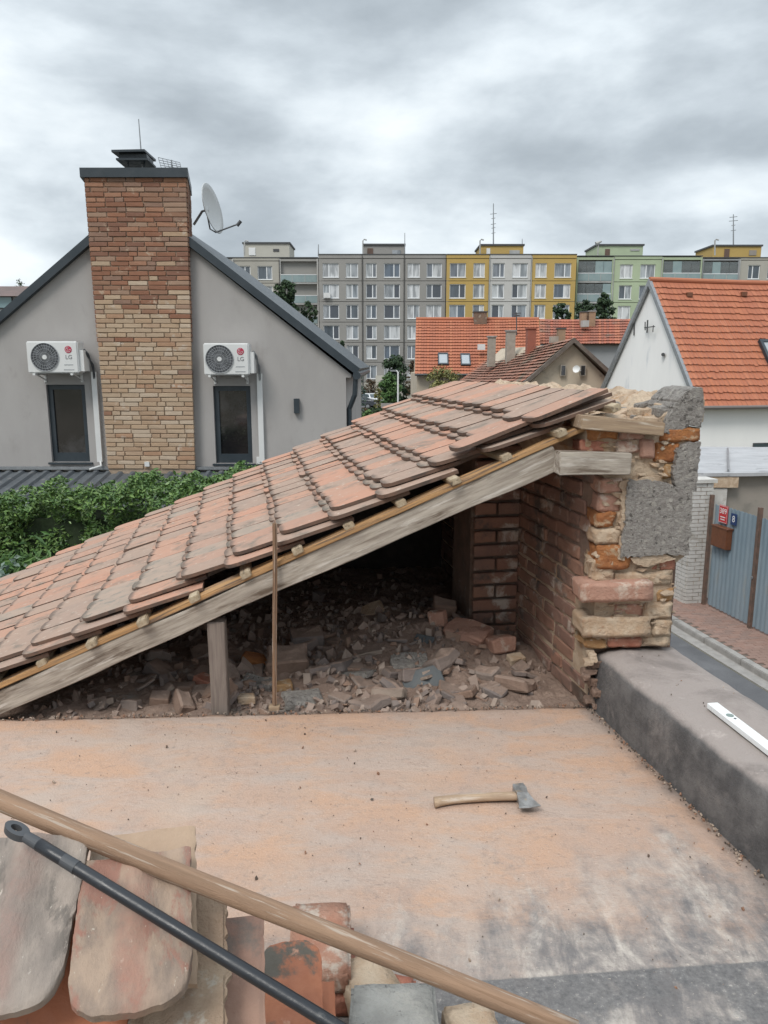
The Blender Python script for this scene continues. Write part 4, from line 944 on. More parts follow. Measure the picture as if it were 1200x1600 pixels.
for r_ in range(NRW):
    zc = cz0+(r_+.5)*rh; x0, x1 = cxl(zc), cxr(zc); xx = x0; first = True; lens = []
    while xx < x1-.02:
        L = rn.choice([.29, .31, .33, .30, .32, .30, .15]);
        if first and r_ % 2: L *= .55
        first = False
        if x1-xx-L < .12: L = x1-xx
        if x1-xx-L < .12: L = x1-xx
        lens.append(L); xx += L
    xx = x0
    for L in lens:
        upf = (zc-cz0)/(cz1-cz0); dark = rn.random() < max(.05, min(.96, (upf-.50)/.22))
        Lr = round(L-.014, 2); M = Matrix.Translation(V((xx+L/2, yc0+.02+rn.uniform(-.006, .006), zc+rn.uniform(-.003, .003)))) @ Matrix.Diagonal((1 if Lr <= 0 else (L-.014)/Lr, 1, 1, 1)) @ Matrix.Rotation(rn.gauss(0, .008), 4, 'Y')
        me_ = cbrick(L-.014, rn.randrange(3)); xx += L
        if nb < 298: inst('brick', me_, cho, M, m_cbr if dark else m_cbb); nb += 1
        else: ub_.add([M @ v.co for v in me_.vertices], [tuple(p_.vertices) for p_ in me_.polygons], 0)
    for s_ in (0, 1):      # side courses
        du = dch.normalized(); yy = .03
        while yy < 1.3:
            L = rn.choice([.28, .14, .3]); p = V((cxr(zc) if s_ else cxl(zc), yc0, zc))+du*(yy+L/2)
            if upf > .45: sd_.box(p, (.03, L-.016, rh-.016), Matrix((tuple(V((du.y, -du.x, 0))), tuple(du), (0, 0, 1))).transposed())
            yy += L
m_csd = mat('chimney_side_brick', (.29, .14, .085), (.22, .105, .065), 9, .92, .5, 60, rnd=[(.30, .14, .085), (.25, .115, .07), (.20, .10, .07), (.36, .19, .12), (.28, .16, .105), (.25, .165, .125), (.36, .25, .18)], rmix=.3, island=True, patch=(.44, .33, .24), pscale=5, pth=(.6, .72))
ub_.build('upper_bricks', m_csd, cho, kind='stuff')
sd_.build('side_bricks', m_csd, cho, kind='stuff')
cp = MB(); zt0, zt1 = cz1-.01, cz1+.135
cp.prism([V((xt0-.05, yc0-.06, zt0)), V((xt1+.045, yc0-.06, zt0)), V((xt1+.045, yc0-.06, zt0))+dch*1.07, V((xt0-.05, yc0-.06, zt0))+dch*1.07], (0, 0, zt1-zt0)); cp.build('chimney_cap', m_anth, gh)
# cowl
cw = MB(); cx_ = P(214, 250, yc0+.6).x; zz_ = P(214, 257, yc0+.6).z
cw.prism([V((cx_-.26, yc0+.3, zz_)), V((cx_+.27, yc0+.3, zz_)), V((cx_+.25, yc0+.85, zz_+.0)), V((cx_-.28, yc0+.85, zz_))], (0, 0, .03))
cw.prism([V((cx_-.31, yc0+.25, zz_+.11)), V((cx_+.24, yc0+.25, zz_+.12)), V((cx_+.24, yc0+.9, zz_+.12)), V((cx_-.31, yc0+.9, zz_+.11))], (0, 0, .035))
cw.prism([V((cx_-.22, yc0+.35, zz_+.03)), V((cx_+.24, yc0+.35, zz_+.03)), V((cx_+.22, yc0+.8, zz_+.03)), V((cx_-.22, yc0+.8, zz_+.03))], (0, 0, .08))
for dx in (-.12, .15): cw.tube([V((cx_+dx, yc0+.5, zt1)), V((cx_+dx, yc0+.5, zz_+.02))], .014, 6)
cw.build('chimney_cowl', m_anth, gh)
ax_ = P(222, 250, yc0+.55).x
tag(MB().tube([V((ax_, yc0+.55, zt1-.02)), V((ax_-.02, yc0+.55, P(220, 186, yc0+.55).z))], .014, 8, 0, .008).build('lightning_rod', m_galv), 'thin metal rod standing on the brick chimney cap', 'rod')
# tv antenna: reflector grid
an_ = thing('television_antenna', 'small wire grid aerial lying on the brick chimney cap', 'aerial', V((P(266, 260, yc0+.9).x, yc0+.9, zt1)))
g_ = MB(); A0 = P(247, 246, yc0+.8); A1 = P(281, 254, yc0+.9); B1 = P(284, 267, yc0+.9); B0 = P(252, 262, yc0+.8)
for k in range(5): f = k/4; g_.tube([A0.lerp(B0, f), A1.lerp(B1, f)], .006, 5)
for k in range(6): f = k/5; g_.tube([A0.lerp(A1, f), B0.lerp(B1, f)], .005, 5)
g_.build('reflector_grid', m_galv, an_); g_ = MB()
g_.tube([V((P(268, 262, yc0+.85).x, yc0+.85, zt1)), P(268, 250, yc0+.85)], .012, 6); g_.tube([P(250, 265, yc0+.7), P(284, 263, yc0+.9)], .010, 6)
for u in (256, 262, 275): g_.tube([P(u, 266, yc0+.7), P(u+3, 261, yc0+.9)], .007, 5)
g_.build('boom', m_galv, an_)
# dish
ds = thing('satellite_dish', 'round white satellite dish bolted to the side of the brick chimney', 'satellite dish', V((cxr(6.4)+.05, yc0+.9, P(300, 350, 14).z)))
yd = YH+.75; dc = P(324, 328, yd); ax3 = V((.95, -.18, .20)).normalized(); u3 = ax3.cross(UP).normalized(); v3 = u3.cross(ax3)
vs = []; fs = []; rad = .43
for r_ in range(7):
    rr = rad*r_/6
    for k in range(32): an = k*math.pi/16; vs.append(dc+u3*rr*.92*math.cos(an)+v3*rr*math.sin(an)+ax3*(.10*(rr/rad)**2))
for r_ in range(6):
    for k in range(32): fs.append((r_*32+k, r_*32+(k+1) % 32, (r_+1)*32+(k+1) % 32, (r_+1)*32+k))
rf_ = MB().add(vs, fs).build('reflector', m_dish, ds, smooth=True); md = rf_.modifiers.new('th', 'SOLIDIFY'); md.thickness = .012
ar = MB(); tip = P(372, 350, yd-.35); low = dc-v3*.40+ax3*.06; ar.tube([dc-ax3*.02, dc-v3*.32-ax3*.03, low, tip], .014, 6); ar.build('feed_arm', m_galv, ds)
MB().tube([tip-V((.02, 0, .03)), tip+V((.05, 0, .05))], .03, 8).build('receiver', m_dark, ds)
MB().tube([dc-ax3*.02, dc-ax3*.10, V((cxr(6.3)-.1, yc0+.9, dc.z-.25))], .022, 8).build('bracket', m_galv, ds)
# wall lamp
lx = HP(464, 634); tag(MB().bb(lx.x-.045, lx.x+.045, YH-.09, YH-.001, lx.z-.125, lx.z+.125).build('wall_lamp', m_anth), 'small dark box lamp on the grey wall right of the right-hand window', 'wall lamp')
jx = HP(406, 719); tag(MB().bb(jx.x-.05, jx.x+.05, YH-.05, YH-.001, jx.z-.06, jx.z+.06).build('junction_box', m_ac), 'small white junction box low on the grey wall right of the right-hand window', 'junction box')
jx = HP(235, 723); MB().bb(jx.x-.04, jx.x+.04, yc0-.05, yc0-.012, jx.z-.04, jx.z+.04).build('socket_box', m_ac, gh)

def text(body, size, mt, parent, M, ext=.002):
    cu = bpy.data.curves.new('lettering', 'FONT'); cu.body = body; cu.size = size; cu.extrude = ext; cu.align_x = 'CENTER'; cu.align_y = 'CENTER'; cu.materials.append(mt)
    o = bpy.data.objects.new('lettering', cu); link(o, parent, M)
    bpy.context.view_layer.update(); me = bpy.data.meshes.new_from_object(o.evaluated_get(bpy.context.evaluated_depsgraph_get()))
    bpy.data.objects.remove(o); bpy.data.curves.remove(cu); o = bpy.data.objects.new('lettering', me); link(o, parent, M); return o
RX = Matrix.Rotation(math.pi/2, 4, 'X')
def ac_unit(u0, u1, v0, v1, side, lab):
    yf = YH-.42; a = P(u0, v1, yf); b = P(u1, v0, yf); xw = b.x-a.x; zh = b.z-a.z; x0, z0 = a.x, a.z
    t_ = thing('air_conditioner', lab, 'air conditioner', V((x0+xw/2, yf+.15, z0)), 'air conditioning units on the grey house')
    bm = bm_box(xw, .30, zh, .018, 0, 0, 1, 0, 3); o_ = bpy.data.objects.new('casing', bmesh_me(bm, 'casing', m_ac)); link(o_, t_, Matrix.Translation(V((x0+xw/2, yf+.15, z0+zh/2))))
    MB().bb(x0+xw, x0+xw+.075, yf+.05, yf+.28, z0+.03, z0+zh*.72).build('valve_cover', m_ac, t_)
    cx, cz, r = x0+xw*.355, z0+zh*.50, zh*.44
    MB().tube([V((cx, yf+.004, cz)), V((cx, yf-.004, cz))], r, 40).build('fan_opening', m_dark, t_)
    fb = MB()
    for k in range(5):
        an = k*2*math.pi/5; p0_ = V((cx+.05*math.cos(an), yf-.0055, cz+.05*math.sin(an))); pts = [p0_, V((cx+r*.9*math.cos(an-.25), yf-.0055, cz+r*.9*math.sin(an-.25))), V((cx+r*.9*math.cos(an+.45), yf-.0055, cz+r*.9*math.sin(an+.45)))]
        fb.prism(pts, (0, .001, 0))
    fb.build('fan_blades', mat('fan_blade', (.11, .115, .125), None, 3, .6, 0) if 'fan_blade' not in MATS else MATS['fan_blade'], t_)
    gr = MB()
    for k in range(28):
        an = k*2*math.pi/28; gr.tube([V((cx+.04*math.cos(an), yf-.012, cz+.04*math.sin(an))), V((cx+r*.6*math.cos(an+.1), yf-.014, cz+r*.6*math.sin(an+.1))), V((cx+r*math.cos(an+.22), yf-.008, cz+r*math.sin(an+.22)))], .0026, 4)
    for rr in (.35, .6, .82, 1.0):
        gr.tube([V((cx+r*rr*math.cos(k*math.pi/18), yf-.012, cz+r*rr*math.sin(k*math.pi/18))) for k in range(37)], .0026 if rr < 1 else .006, 4, cap=False)
    gr.build('grille', m_grille, t_)
    MB().tube([V((cx, yf-.008, cz)), V((cx, yf-.02, cz))], .038, 20).build('hub', m_ac, t_)
    lx, lz = x0+xw*.82, z0+zh*.74
    em = MB().tube([V((lx, yf-.001, lz)), V((lx, yf-.006, lz))], .058, 28).build('emblem', m_lgred, t_)
    e2 = MB(); y1 = yf-.0075
    e2.tube([V((lx+.040*math.cos(an), y1, lz+.040*math.sin(an))) for an in [R(d) for d in range(75, 361, 15)]], .0034, 4)
    e2.tube([V((lx+.04, y1, lz)), V((lx+.014, y1, lz))], .0034, 4); e2.tube([V((lx-.006, y1, lz+.02)), V((lx-.006, y1, lz-.02)), V((lx+.010, y1, lz-.02))], .0034, 4); e2.tube([V((lx-.023, y1+.002, lz+.014)), V((lx-.023, y1-.001, lz+.014))], .006, 8)
    e2.build('emblem_mark', m_ac, em)
    text('LG', .095, m_grey, t_, Matrix.Translation(V((lx, yf-.003, z0+zh*.50))) @ RX)
    for zz_, wd in ((.265, .15), (.11, .17)): MB().bb(lx-wd/2-.01, lx+wd/2-.01, yf-.004, yf-.0005, z0+zh*zz_-.006, z0+zh*zz_+.006).build('print_line', m_grille, t_)
    for fx in (.12, .86):
        br = MB(); bx = x0+xw*fx; br.bb(bx-.02, bx+.02, yf-.02, YH, z0-.035, z0-.002); br.tube([V((bx, yf+.1, z0-.03)), V((bx+.02, YH-.01, z0-.13))], .012, 6); br.bb(bx-.02, bx+.02, YH-.02, YH, z0-.16, z0-.03)
        br.build('bracket', m_ac, t_)
    pi_ = MB(); px = x0+xw+.11; zl = HP(0, 728).z
    pi_.tube([V((x0+xw+.05, yf+.15, z0+zh*.75)), V((x0+xw+.10, yf+.2, z0+zh*.6)), V((px, YH-.07, z0+zh*.1)), V((px, YH-.06, z0-.1))], .016, 6)
    pi_.tube([V((x0+xw+.07, yf+.15, z0+zh*.65)), V((px+.02, YH-.1, z0+zh*.25)), V((px+.02, YH-.06, z0-.1))], .011, 6)
    pi_.build('pipe_loop', m_dark if side else m_galv, t_)
    pc = MB(); pc.bb(px-.045, px+.045, YH-.07, YH-.001, zl+.08, z0+.02); pc.tube([V((px, YH-.04, zl+.1)), V((px+.05, YH-.15, zl+.02)), V((px-.10, YH-.3, zl-.02))], .02, 6); pc.build('pipe_duct', m_ac, t_)
ac_unit(44, 120, 533, 583, 1, 'white air conditioner above the left window of the grey house')
ac_unit(319, 388, 536, 586, 0, 'white air conditioner above the right window, right of the brick chimney')
# canopy below the windows: corrugated dark sheet
cn = thing('canopy_roof', 'dark corrugated canopy roof below the grey house windows', 'canopy', (-4, 12.5, 2.6))
mb = MB(); zc = zb-.02; n_ = 0; xx = -10.5; prev = None; vs = []; fs = []
xs = []
while xx < HP(400, 730).x: 
    for dx, dz in ((0, 0), (.10, 0), (.13, .04), (.19, .04)): xs.append((xx+dx, dz))
    xx += .22
for x_, dz in xs: vs += [(x_, YH-.02, zc+dz-.04), (x_-.0, YH-2.3, zc-.42+dz)]
for i in range(len(xs)-1): fs.append((2*i, 2*i+1, 2*i+3, 2*i+2))
cs_ = MB().add(vs, fs).build('sheet', m_canopy, cn); md = cs_.modifiers.new('t', 'SOLIDIFY'); md.thickness = .01
MB().bb(-10.6, HP(404, 730).x, YH-.10, YH-.001, zc-.0, zc+.05).build('flashing', m_galv, cn)
MB().bb(-10.6, HP(400, 730).x, YH-2.36, YH-2.3, zc-.55, zc-.40).build('gutter', m_anth, cn)
for x_ in (-10, -7, -4.5, -2.4): MB().bb(x_-.05, x_+.05, YH-2.3, YH-2.2, 0, zc-.5).build('post', m_anth, cn)

# ============================================================ FOLIAGE
def leafcloud(pts, nrm, size, asp=.45, jitter=.5, seed=0, droop=0.):
    rs = np.random.RandomState(seed); n = len(pts)
    nrm = nrm+rs.normal(0, jitter, (n, 3)); nrm /= np.linalg.norm(nrm, axis=1)[:, None]+1e-9
    r = rs.normal(0, 1, (n, 3)); r[:, 2] += droop; ax = np.cross(nrm, r); ax /= np.linalg.norm(ax, axis=1)[:, None]+1e-9; bx = np.cross(nrm, ax)
    s = (size*rs.uniform(.6, 1.35, n))[:, None]
    v0 = pts-ax*s*.5; v1 = pts+bx*s*asp*.5+nrm*s*.08; v2 = pts+ax*s*.5-nrm*s*.06; v3 = pts-bx*s*asp*.5+nrm*s*.08
    vs = np.stack([v0, v1, v2, v3], 1).reshape(-1, 3); f = np.arange(n*4).reshape(-1, 4); return vs, f
def cloudmesh(name, vs, fs, mt, parent, kind='stuff'):
    me = bpy.data.meshes.new(name); me.from_pydata(vs.tolist(), [], fs.tolist()); me.materials.append(mt)
    o = bpy.data.objects.new(name, me); link(o, parent)
    if kind: o['kind'] = kind
    return o
# laurel hedge
hdg = thing('laurel_hedge', 'dense dark green laurel hedge behind the tiled roof below the grey house', 'hedge', (-3.6, 9.3, 0))
rs = np.random.RandomState(3)
ytopz = P(0, 752, 9.2).z
def hedge_pts(n, x0, x1, y0, y1, ztop, zlow):
    out = []; nr = []
    k = 0
    while k < n:
        f = rs.rand()
        x_ = rs.uniform(x0, x1); bul = .14*math.sin(x_*2.1)+.10*math.sin(x_*5.3+1)
        zt = ztop(x_)+.05*math.sin(x_*6)+.07*math.sin(x_*11+2)
        if f < .62: p = (x_, y0-bul*.9+abs(rs.normal(0, .09)), rs.uniform(zlow, zt)); nn_ = (0, -1, .45)
        else: p = (x_, rs.uniform(y0, y1), zt-abs(rs.normal(0, .07))+.06*math.sin(x_*23)); nn_ = (0, -.2, 1)
        q = pnoise(V((p[0]*2.6, p[1]*2.6, p[2]*2.6)))
        p = (p[0], p[1]-q*.22*(f < .62), p[2]+(q*.10 if f >= .62 else 0))
        if pnoise(V((p[0]*5, p[1]*5+9, p[2]*5))) < -.45: continue
        out.append(p); nr.append(nn_); k += 1
    return np.array(out), np.array(nr, float)
zl_, zr_ = Z(785, 9.2), Z(750, 9.2)
zt_ = lambda x_: zl_+(zr_-zl_)*(x_+4.6)/2.7
pts, nr = hedge_pts(42000, -6.3, -1.5, 8.75, 9.8, zt_, 1.3)
vs, fs = leafcloud(pts, nr, .058, .46, .55, 1, -1.); cloudmesh('foliage', vs, fs, m_leaf, hdg)
# shoots
sp = []; sn = []
for i in range(190):
    x_ = rs.uniform(-6.2, -1.6); y_ = rs.uniform(8.7, 9.5); h_ = rs.uniform(.04, .17); z0 = zt_(x_)-.04
    for k in range(12): f = k/11; an = rs.uniform(0, 6.3); sp.append((x_+.03*math.cos(an), y_+.03*math.sin(an), z0+h_*f)); sn.append((math.cos(an)*.6, math.sin(an)*.6, .9))
vs, fs = leafcloud(np.array(sp), np.array(sn), .075, .42, .35, 2); cloudmesh('shoots', vs, fs, m_leaf, hdg)
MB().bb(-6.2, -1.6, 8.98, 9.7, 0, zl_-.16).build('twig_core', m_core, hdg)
# bush in the corner: long leaves
bs_ = thing('leafy_bush', 'light green bush with long drooping leaves at the left edge below the hedge', 'bush', P(22, 900, 7.6)*1.0)
c0 = P(20, 885, 7.6)
pts = np.array([(c0.x+rs.normal(0, .20), c0.y+rs.normal(0, .2), c0.z-.02+rs.normal(0, .11)-.35*abs(rs.normal(0, .5))) for _ in range(900)])
vs, fs = leafcloud(pts, np.tile([0, -.5, .8], (900, 1)).astype(float), .14, .22, .5, 5); cloudmesh('foliage', vs, fs, m_leafg, bs_)
MB().tube([V((c0.x, c0.y, 0)), V((c0.x, c0.y, c0.z-.1))], .03, 6, 0, .015).build('stem', m_bark, bs_)
bs_ = thing('silvery_bush', 'silvery grey-green shrub at the very left edge by the roof tiles', 'bush', P(-8, 930, 6.9))
c0 = P(-14, 912, 7.0)
pts = np.array([(c0.x+rs.normal(0, .14), c0.y+rs.normal(0, .2), c0.z+rs.normal(0, .10)-.3*abs(rs.normal(0, .5))) for _ in range(600)])
vs, fs = leafcloud(pts, np.tile([0, -.5, .8], (600, 1)).astype(float), .07, .6, .6, 6); cloudmesh('foliage', vs, fs, m_leafs, bs_)
MB().tube([V((c0.x, c0.y, 0)), V((c0.x, c0.y, c0.z-.1))], .03, 6, 0, .015).build('stem', m_bark, bs_)

def tree(name, lab, cat, u, vtop, vbot, wpx, y, mt, shape='round', n=2400, lsz=.3, seed=0, group=None, asp=.6):
    rs = np.random.RandomState(seed+100); top = P(u, vtop, y); low = P(u, vbot, y); cx = (top.x+low.x)/2; hw = wpx/2*y/FPX/1.02; H_ = top.z-low.z
    t_ = thing(name, lab, cat, (cx, y, 0), group)
    pts = []; nr = []
    ncl = 64 if shape != 'cone' else 60; cls = []
    for k in range(ncl):
        f = rs.rand()**(.8 if shape == 'cone' else 1)
        if shape == 'cone': rr = hw*(1-f)**.8*rs.uniform(.3, 1.)
        else: rr = hw*math.sqrt(max(.05, 1-(2*f-.9)**2*.85))*rs.uniform(.2, .95)
        an = rs.uniform(0, 6.28); cls.append((cx+rr*math.cos(an), y+rr*math.sin(an)*.8, low.z+H_*(f*.93+.02), rs.uniform(.45, 1.)))
    per = int(n*1.7)//ncl; lsz *= .8
    for (a, b, c, s_) in cls:
        cs = hw*.32*s_ if shape != 'cone' else hw*.24*s_
        q = rs.normal(0, 1, (per, 3)); q /= np.linalg.norm(q, axis=1)[:, None]; rad_ = cs*rs.uniform(.4, 1.15, (per, 1))
        p = q*rad_*np.array([1, 1, .75 if shape != 'cone' else 1.3])+np.array([a, b, c]); pts.append(p); nr.append(q+np.array([0, 0, .4]))
    vs, fs = leafcloud(np.concatenate(pts), np.concatenate(nr), lsz, asp, .5, seed); cloudmesh('crown', vs, fs, mt, t_)
    tr = MB().tube([V((cx, y, 0)), V((cx+.03*H_, y, low.z+H_*.3)), V((cx, y, low.z+H_*.85))], max(.06, hw*.07), 7, 0, .02)
    for k in range(6):
        a, b, c, s_ = cls[k]; tr.tube([V((cx, y, low.z+H_*.1)), V(((a+cx)/2, (b+y)/2, c-.1*H_)), V((a, b, c))], max(.03, hw*.03), 5, 0, .01)
    tr.build('trunk', m_bark, t_); return t_
tree('pine_tree', 'tall dark evergreen in front of the grey balconies above the roof slope', 'tree', 446, 434, 520, 42, 88, m_leafd, 'round', 2600, .42, 1)
tree('pine_tree', 'smaller evergreen top left of the tall dark evergreen, just above the grey roof verge', 'tree', 403, 452, 520, 24, 86, m_leafd, 'cone', 1200, .36, 2)
tree('broadleaf_tree', 'dark foliage hanging in front of the lower grey balconies', 'tree', 482, 470, 540, 34, 90, m_leafd, 'round', 1200, .36, 12)
tree('spruce_tree', 'small slender spruce beside the gutter of the grey house', 'tree', 535, 530, 590, 22, 70, m_leafd, 'cone', 1500, .26, 3)
tree('pine_tree', 'dark bushy pine in front of the yellow flats above the orange roof', 'tree', 876, 468, 520, 28, 78, m_leafd, 'round', 1800, .30, 4)
tree('pine_tree', 'tallest dark pine in front of the green flats', 'tree', 944, 456, 520, 34, 78, m_leafd, 'round', 2200, .32, 5)
tree('pine_tree', 'lower dark pine left of the chimney pair in front of the green flats', 'tree', 913, 468, 520, 34, 80, m_leafd, 'round', 1500, .30, 6)
tree('yew_tree', 'large dark green tree beside the street lamp before the grey flats', 'tree', 620, 556, 632, 56, 84, m_leafd, 'round', 3400, .36, 7)
tree('green_bush', 'bright green rounded bush left of the street lamp', 'bush', 608, 582, 634, 38, 78, m_leafg, 'round', 2000, .28, 8)
tree('russet_tree', 'thin russet-brown tree at the left end of the long orange-roofed house', 'tree', 646, 562, 630, 24, 80, m_leafr, 'round', 1100, .26, 9)
tree('yellow_green_tree', 'pale yellow-green tree in front of the long orange roof', 'tree', 690, 574, 625, 62, 42, m_leafy, 'round', 1500, .17, 10)
tree('yellow_green_bush', 'small yellow-green shrub left of the bright green bush', 'bush', 591, 606, 640, 16, 74, m_leafy, 'round', 500, .2, 11)
tree('climbing_plant', 'grey-green climber beside the grey house corner', 'climber', 560, 582, 655, 24, 40, m_leafs, 'round', 900, .14, 13)
tree('green_bush', 'low bright green bush in front of the dark clipped hedge', 'bush', 577, 640, 672, 30, 52, m_leafg, 'round', 900, .16, 14)
tree('bare_tree', 'small twiggy treetop over the far roofs at the left edge', 'tree', 32, 434, 470, 20, 60, m_leafd, 'round', 120, .16, 15)
tree('russet_vine', 'reddish creeper round the entrance of the grey flats', 'creeper', 578, 592, 622, 30, 98, m_leafr, 'round', 500, .3, 16)
# clipped hedge
ch_ = thing('clipped_hedge', 'clipped dark hedge with russet leaves beside the parked cars', 'hedge', (P(572, 650, 58).x, 58, 0))
x0, x1 = P(546, 650, 58).x, P(599, 650, 58).x; zt0_ = P(570, 638, 58).z
for nm, mt, a, b, n_ in (('russet_foliage', m_leafr, x0, (x0+x1)/2+.2, 1500), ('foliage', m_leafd, (x0+x1)/2-.2, x1, 1500)):
    pts = np.stack([rs.uniform(a, b, n_), 58+rs.normal(0, .35, n_), rs.uniform(0.1, zt0_, n_)], 1)
    vs, fs = leafcloud(pts, np.tile([0, -1, .4], (n_, 1)).astype(float), .2, .6, .6, 7); cloudmesh(nm, vs, fs, mt, ch_)
MB().bb(x0+.1, x1-.1, 57.8, 58.4, 0, zt0_-.1).build('twig_core', m_core, ch_)

# ============================================================ TILED HOUSES
def course_roof(parent, A, B, C, D, nc, nt, mt, riser=.05, seed=0, sagz=0., name='tile_course', jit=.012, mapf=None):
    """A ridge-left, B ridge-right, C eave-right, D eave-left; one part per course, with single tiles in it"""
    A, B, C, D = map(V, (A, B, C, D)); rn = random.Random(seed); N_ = (B-A).cross(D-A).normalized(); N_ = N_ if N_.z > 0 else -N_
    def pt(f, g): p = (A.lerp(B, f)).lerp(D.lerp(C, f), g); return p-UP*sagz*math.sin(f*math.pi*1.2+.4)*(1-g*.6)
    MB().add([A-UP*.08, B-UP*.08, C-UP*.08, D-UP*.08], [(0, 1, 2, 3)]).build('roof_deck', m_under, parent)
    for c_ in range(nc):
        mb = MB(); g0, g1 = c_/nc, (c_+1)/nc
        for k in range(nt):
            f0, f1 = k/nt+.0004, (k+1)/nt-.0004; j_ = rn.uniform(-jit, jit)*.3; dg = rn.gauss(0, .04)/nc
            a, b = pt(f0, g0), pt(f1, g0); c, d = pt(f1, g1+.12/nc+dg), pt(f0, g1+.12/nc+dg); h = N_*(riser+j_); mid = pt((f0+f1)/2, g1+.24/nc+dg)
            top = [a+N_*.004, b+N_*.004, c+h, mid+h, d+h]; bot = [p-N_*.02 for p in (c+h, mid+h, d+h)]
            mb.add(top+bot, [(0, 4, 3, 2, 1), (4, 7, 6, 3), (3, 6, 5, 2)])
        mb.build(name, mt, parent, fix=False)
# white house on the right
G = V((P(1090, 600, 28).x, 28, 0)); dW = V((-.196, .98, 0)).normalized(); eW = V((dW.y, -dW.x, 0))
wh = thing('white_house', 'white gabled house with steep bright orange tiled roof on the right', 'house', G+eW*4+dW*3)
def WH(a, b, z_): p = G+eW*a+dW*b; p.z = z_; return p
zr = 4.8+.1040*31.5; zev = Z(632, 28)-.05; zer = 3.6; 
mb = MB(); mb.prism([WH(0, 0, 0), WH(0, 0, zev+.35), WH(0, 3.55, zr-.1), WH(0, 7.1, zev+.35), WH(0, 7.1, 0)], eW*12)
mb.build('wall', m_whw, wh)
course_roof(wh, WH(-.10, 3.55, zr), WH(12, 3.55, zr), WH(12, -.32, zev), WH(-.10, -.32, zev), 19, 62, m_ot, .055, 4, .05)
course_roof(wh, WH(-.10, 3.55, zr), WH(12, 3.55, zr), WH(12, 7.4, zev), WH(-.10, 7.4, zev), 19, 30, m_ot, .055, 5)
rg = MB(); rg.tube([WH(-.12, 3.55, zr+.03), WH(4, 3.55, zr-.01), WH(12, 3.55, zr+.02)], .10, 10); rg.build('ridge_tiles', m_ot, wh)
vg = MB()
for b1, z1 in ((-.36, zev-.03), (7.45, zev-.03)):
    a_, b_ = WH(-.17, 3.55, zr+.06), WH(-.17, b1, z1+.06); vg.add([a_, b_, b_-UP*.26, a_-UP*.26, a_+eW*.12, b_+eW*.12, b_+eW*.12-UP*.26, a_+eW*.12-UP*.26], [(0, 1, 2, 3), (0, 4, 5, 1), (3, 2, 6, 7), (4, 7, 6, 5), (1, 5, 6, 2)])
vg.build('verge_trim', m_galv, wh)
MB().bb(0, .001, 0, .001, 0, .001)
gt = MB(); gt.tube([WH(-.1, -.38, zev-.05), WH(12, -.38, zev-.05)], .07, 8); gt.build('gutter', mat('zinc_gutter', (.16, .14, .13), None, 3, .5, 0), wh)
x0 = PPL(1176, 696, WH(0, 0, 0), dW); x1 = PPL(1215, 702, WH(0, 0, 0), dW)
wo = MB().prism([x0-dW*.03+UP*.09, x0-dW*.03-UP*.17, x0-dW*.03-UP*.17+eW*.8, x0-dW*.03+UP*.09+eW*.8], dW*.028).build('window', m_dark, wh)
MB().prism([x0-dW*.036+UP*.05+eW*.04, x0-dW*.036-UP*.13+eW*.04, x0-dW*.036-UP*.13+eW*.76, x0-dW*.036+UP*.05+eW*.76], dW*.005).build('pane', m_glassd, wo)
# skylight
rN = (WH(0, -.32, zev)-WH(0, 3.55, zr)).cross(eW).normalized(); rN = rN if rN.z > 0 else -rN; sdn = (WH(0, -.32, zev)-WH(0, 3.55, zr)).normalized()
k0 = PPL(1183, 534, WH(0, 3.55, zr), rN)+rN*.02
sk = MB(); 
for (a, b, c, d) in ((0, .12, 0, 1.25), (.9, 1.02, 0, 1.25), (.12, .9, 0, .12), (.12, .9, 1.13, 1.25)):
    sk.prism([k0+eW*a+sdn*c, k0+eW*b+sdn*c, k0+eW*b+sdn*d, k0+eW*a+sdn*d], rN*.14)
so_ = sk.build('skylight', m_anth, wh); MB().prism([k0+eW*.12+sdn*.12, k0+eW*.9+sdn*.12, k0+eW*.9+sdn*1.13, k0+eW*.12+sdn*1.13], rN*.10).build('pane', mat('skylight_glass', (.35, .38, .40), None, 3, .1, 0), so_)
for u, v in ((1076, 462), (1161, 461)):
    p = PPL(u, v, WH(0, 3.55, zr), rN); MB().box(p+rN*.06, (.22, .14, .16)).build('vent_tile', m_mail, wh)
# brackets on the gable
gn = eW
def GP(u, v, off=.0): return PPL(u, v, G-eW*off, gn)
br = MB(); br.tube([GP(1012, 500, .18), GP(1011, 520, .18)], .03, 6); br.tube([GP(1008, 503, .14), GP(1008, 516, .14)], .022, 6); br.tube([GP(1007, 512, .14), GP(1023, 510, .22)], .02, 6); br.tube([GP(1020, 519, .18), GP(1021, 508, .18)], .018, 6); br.tube([GP(1010, 512, .0), GP(1011, 512, .2)], .02, 6)
tag(br.build('aerial_bracket', m_coping), 'dark empty aerial bracket fixed high on the white gable', 'bracket')
br = MB(); br.tube([GP(991, 502, .03), GP(990.5, 524, .03)], .025, 6); tag(br.build('cable_clamp', m_coping), 'short dark vertical strip on the white gable, left of the aerial bracket', 'strip')
br = MB(); br.tube([GP(1036, 554, .01), GP(1036, 554, .12)], .07, 8); tag(br.build('vent_stub', m_coping), 'small dark vent stub low on the white gable', 'vent')

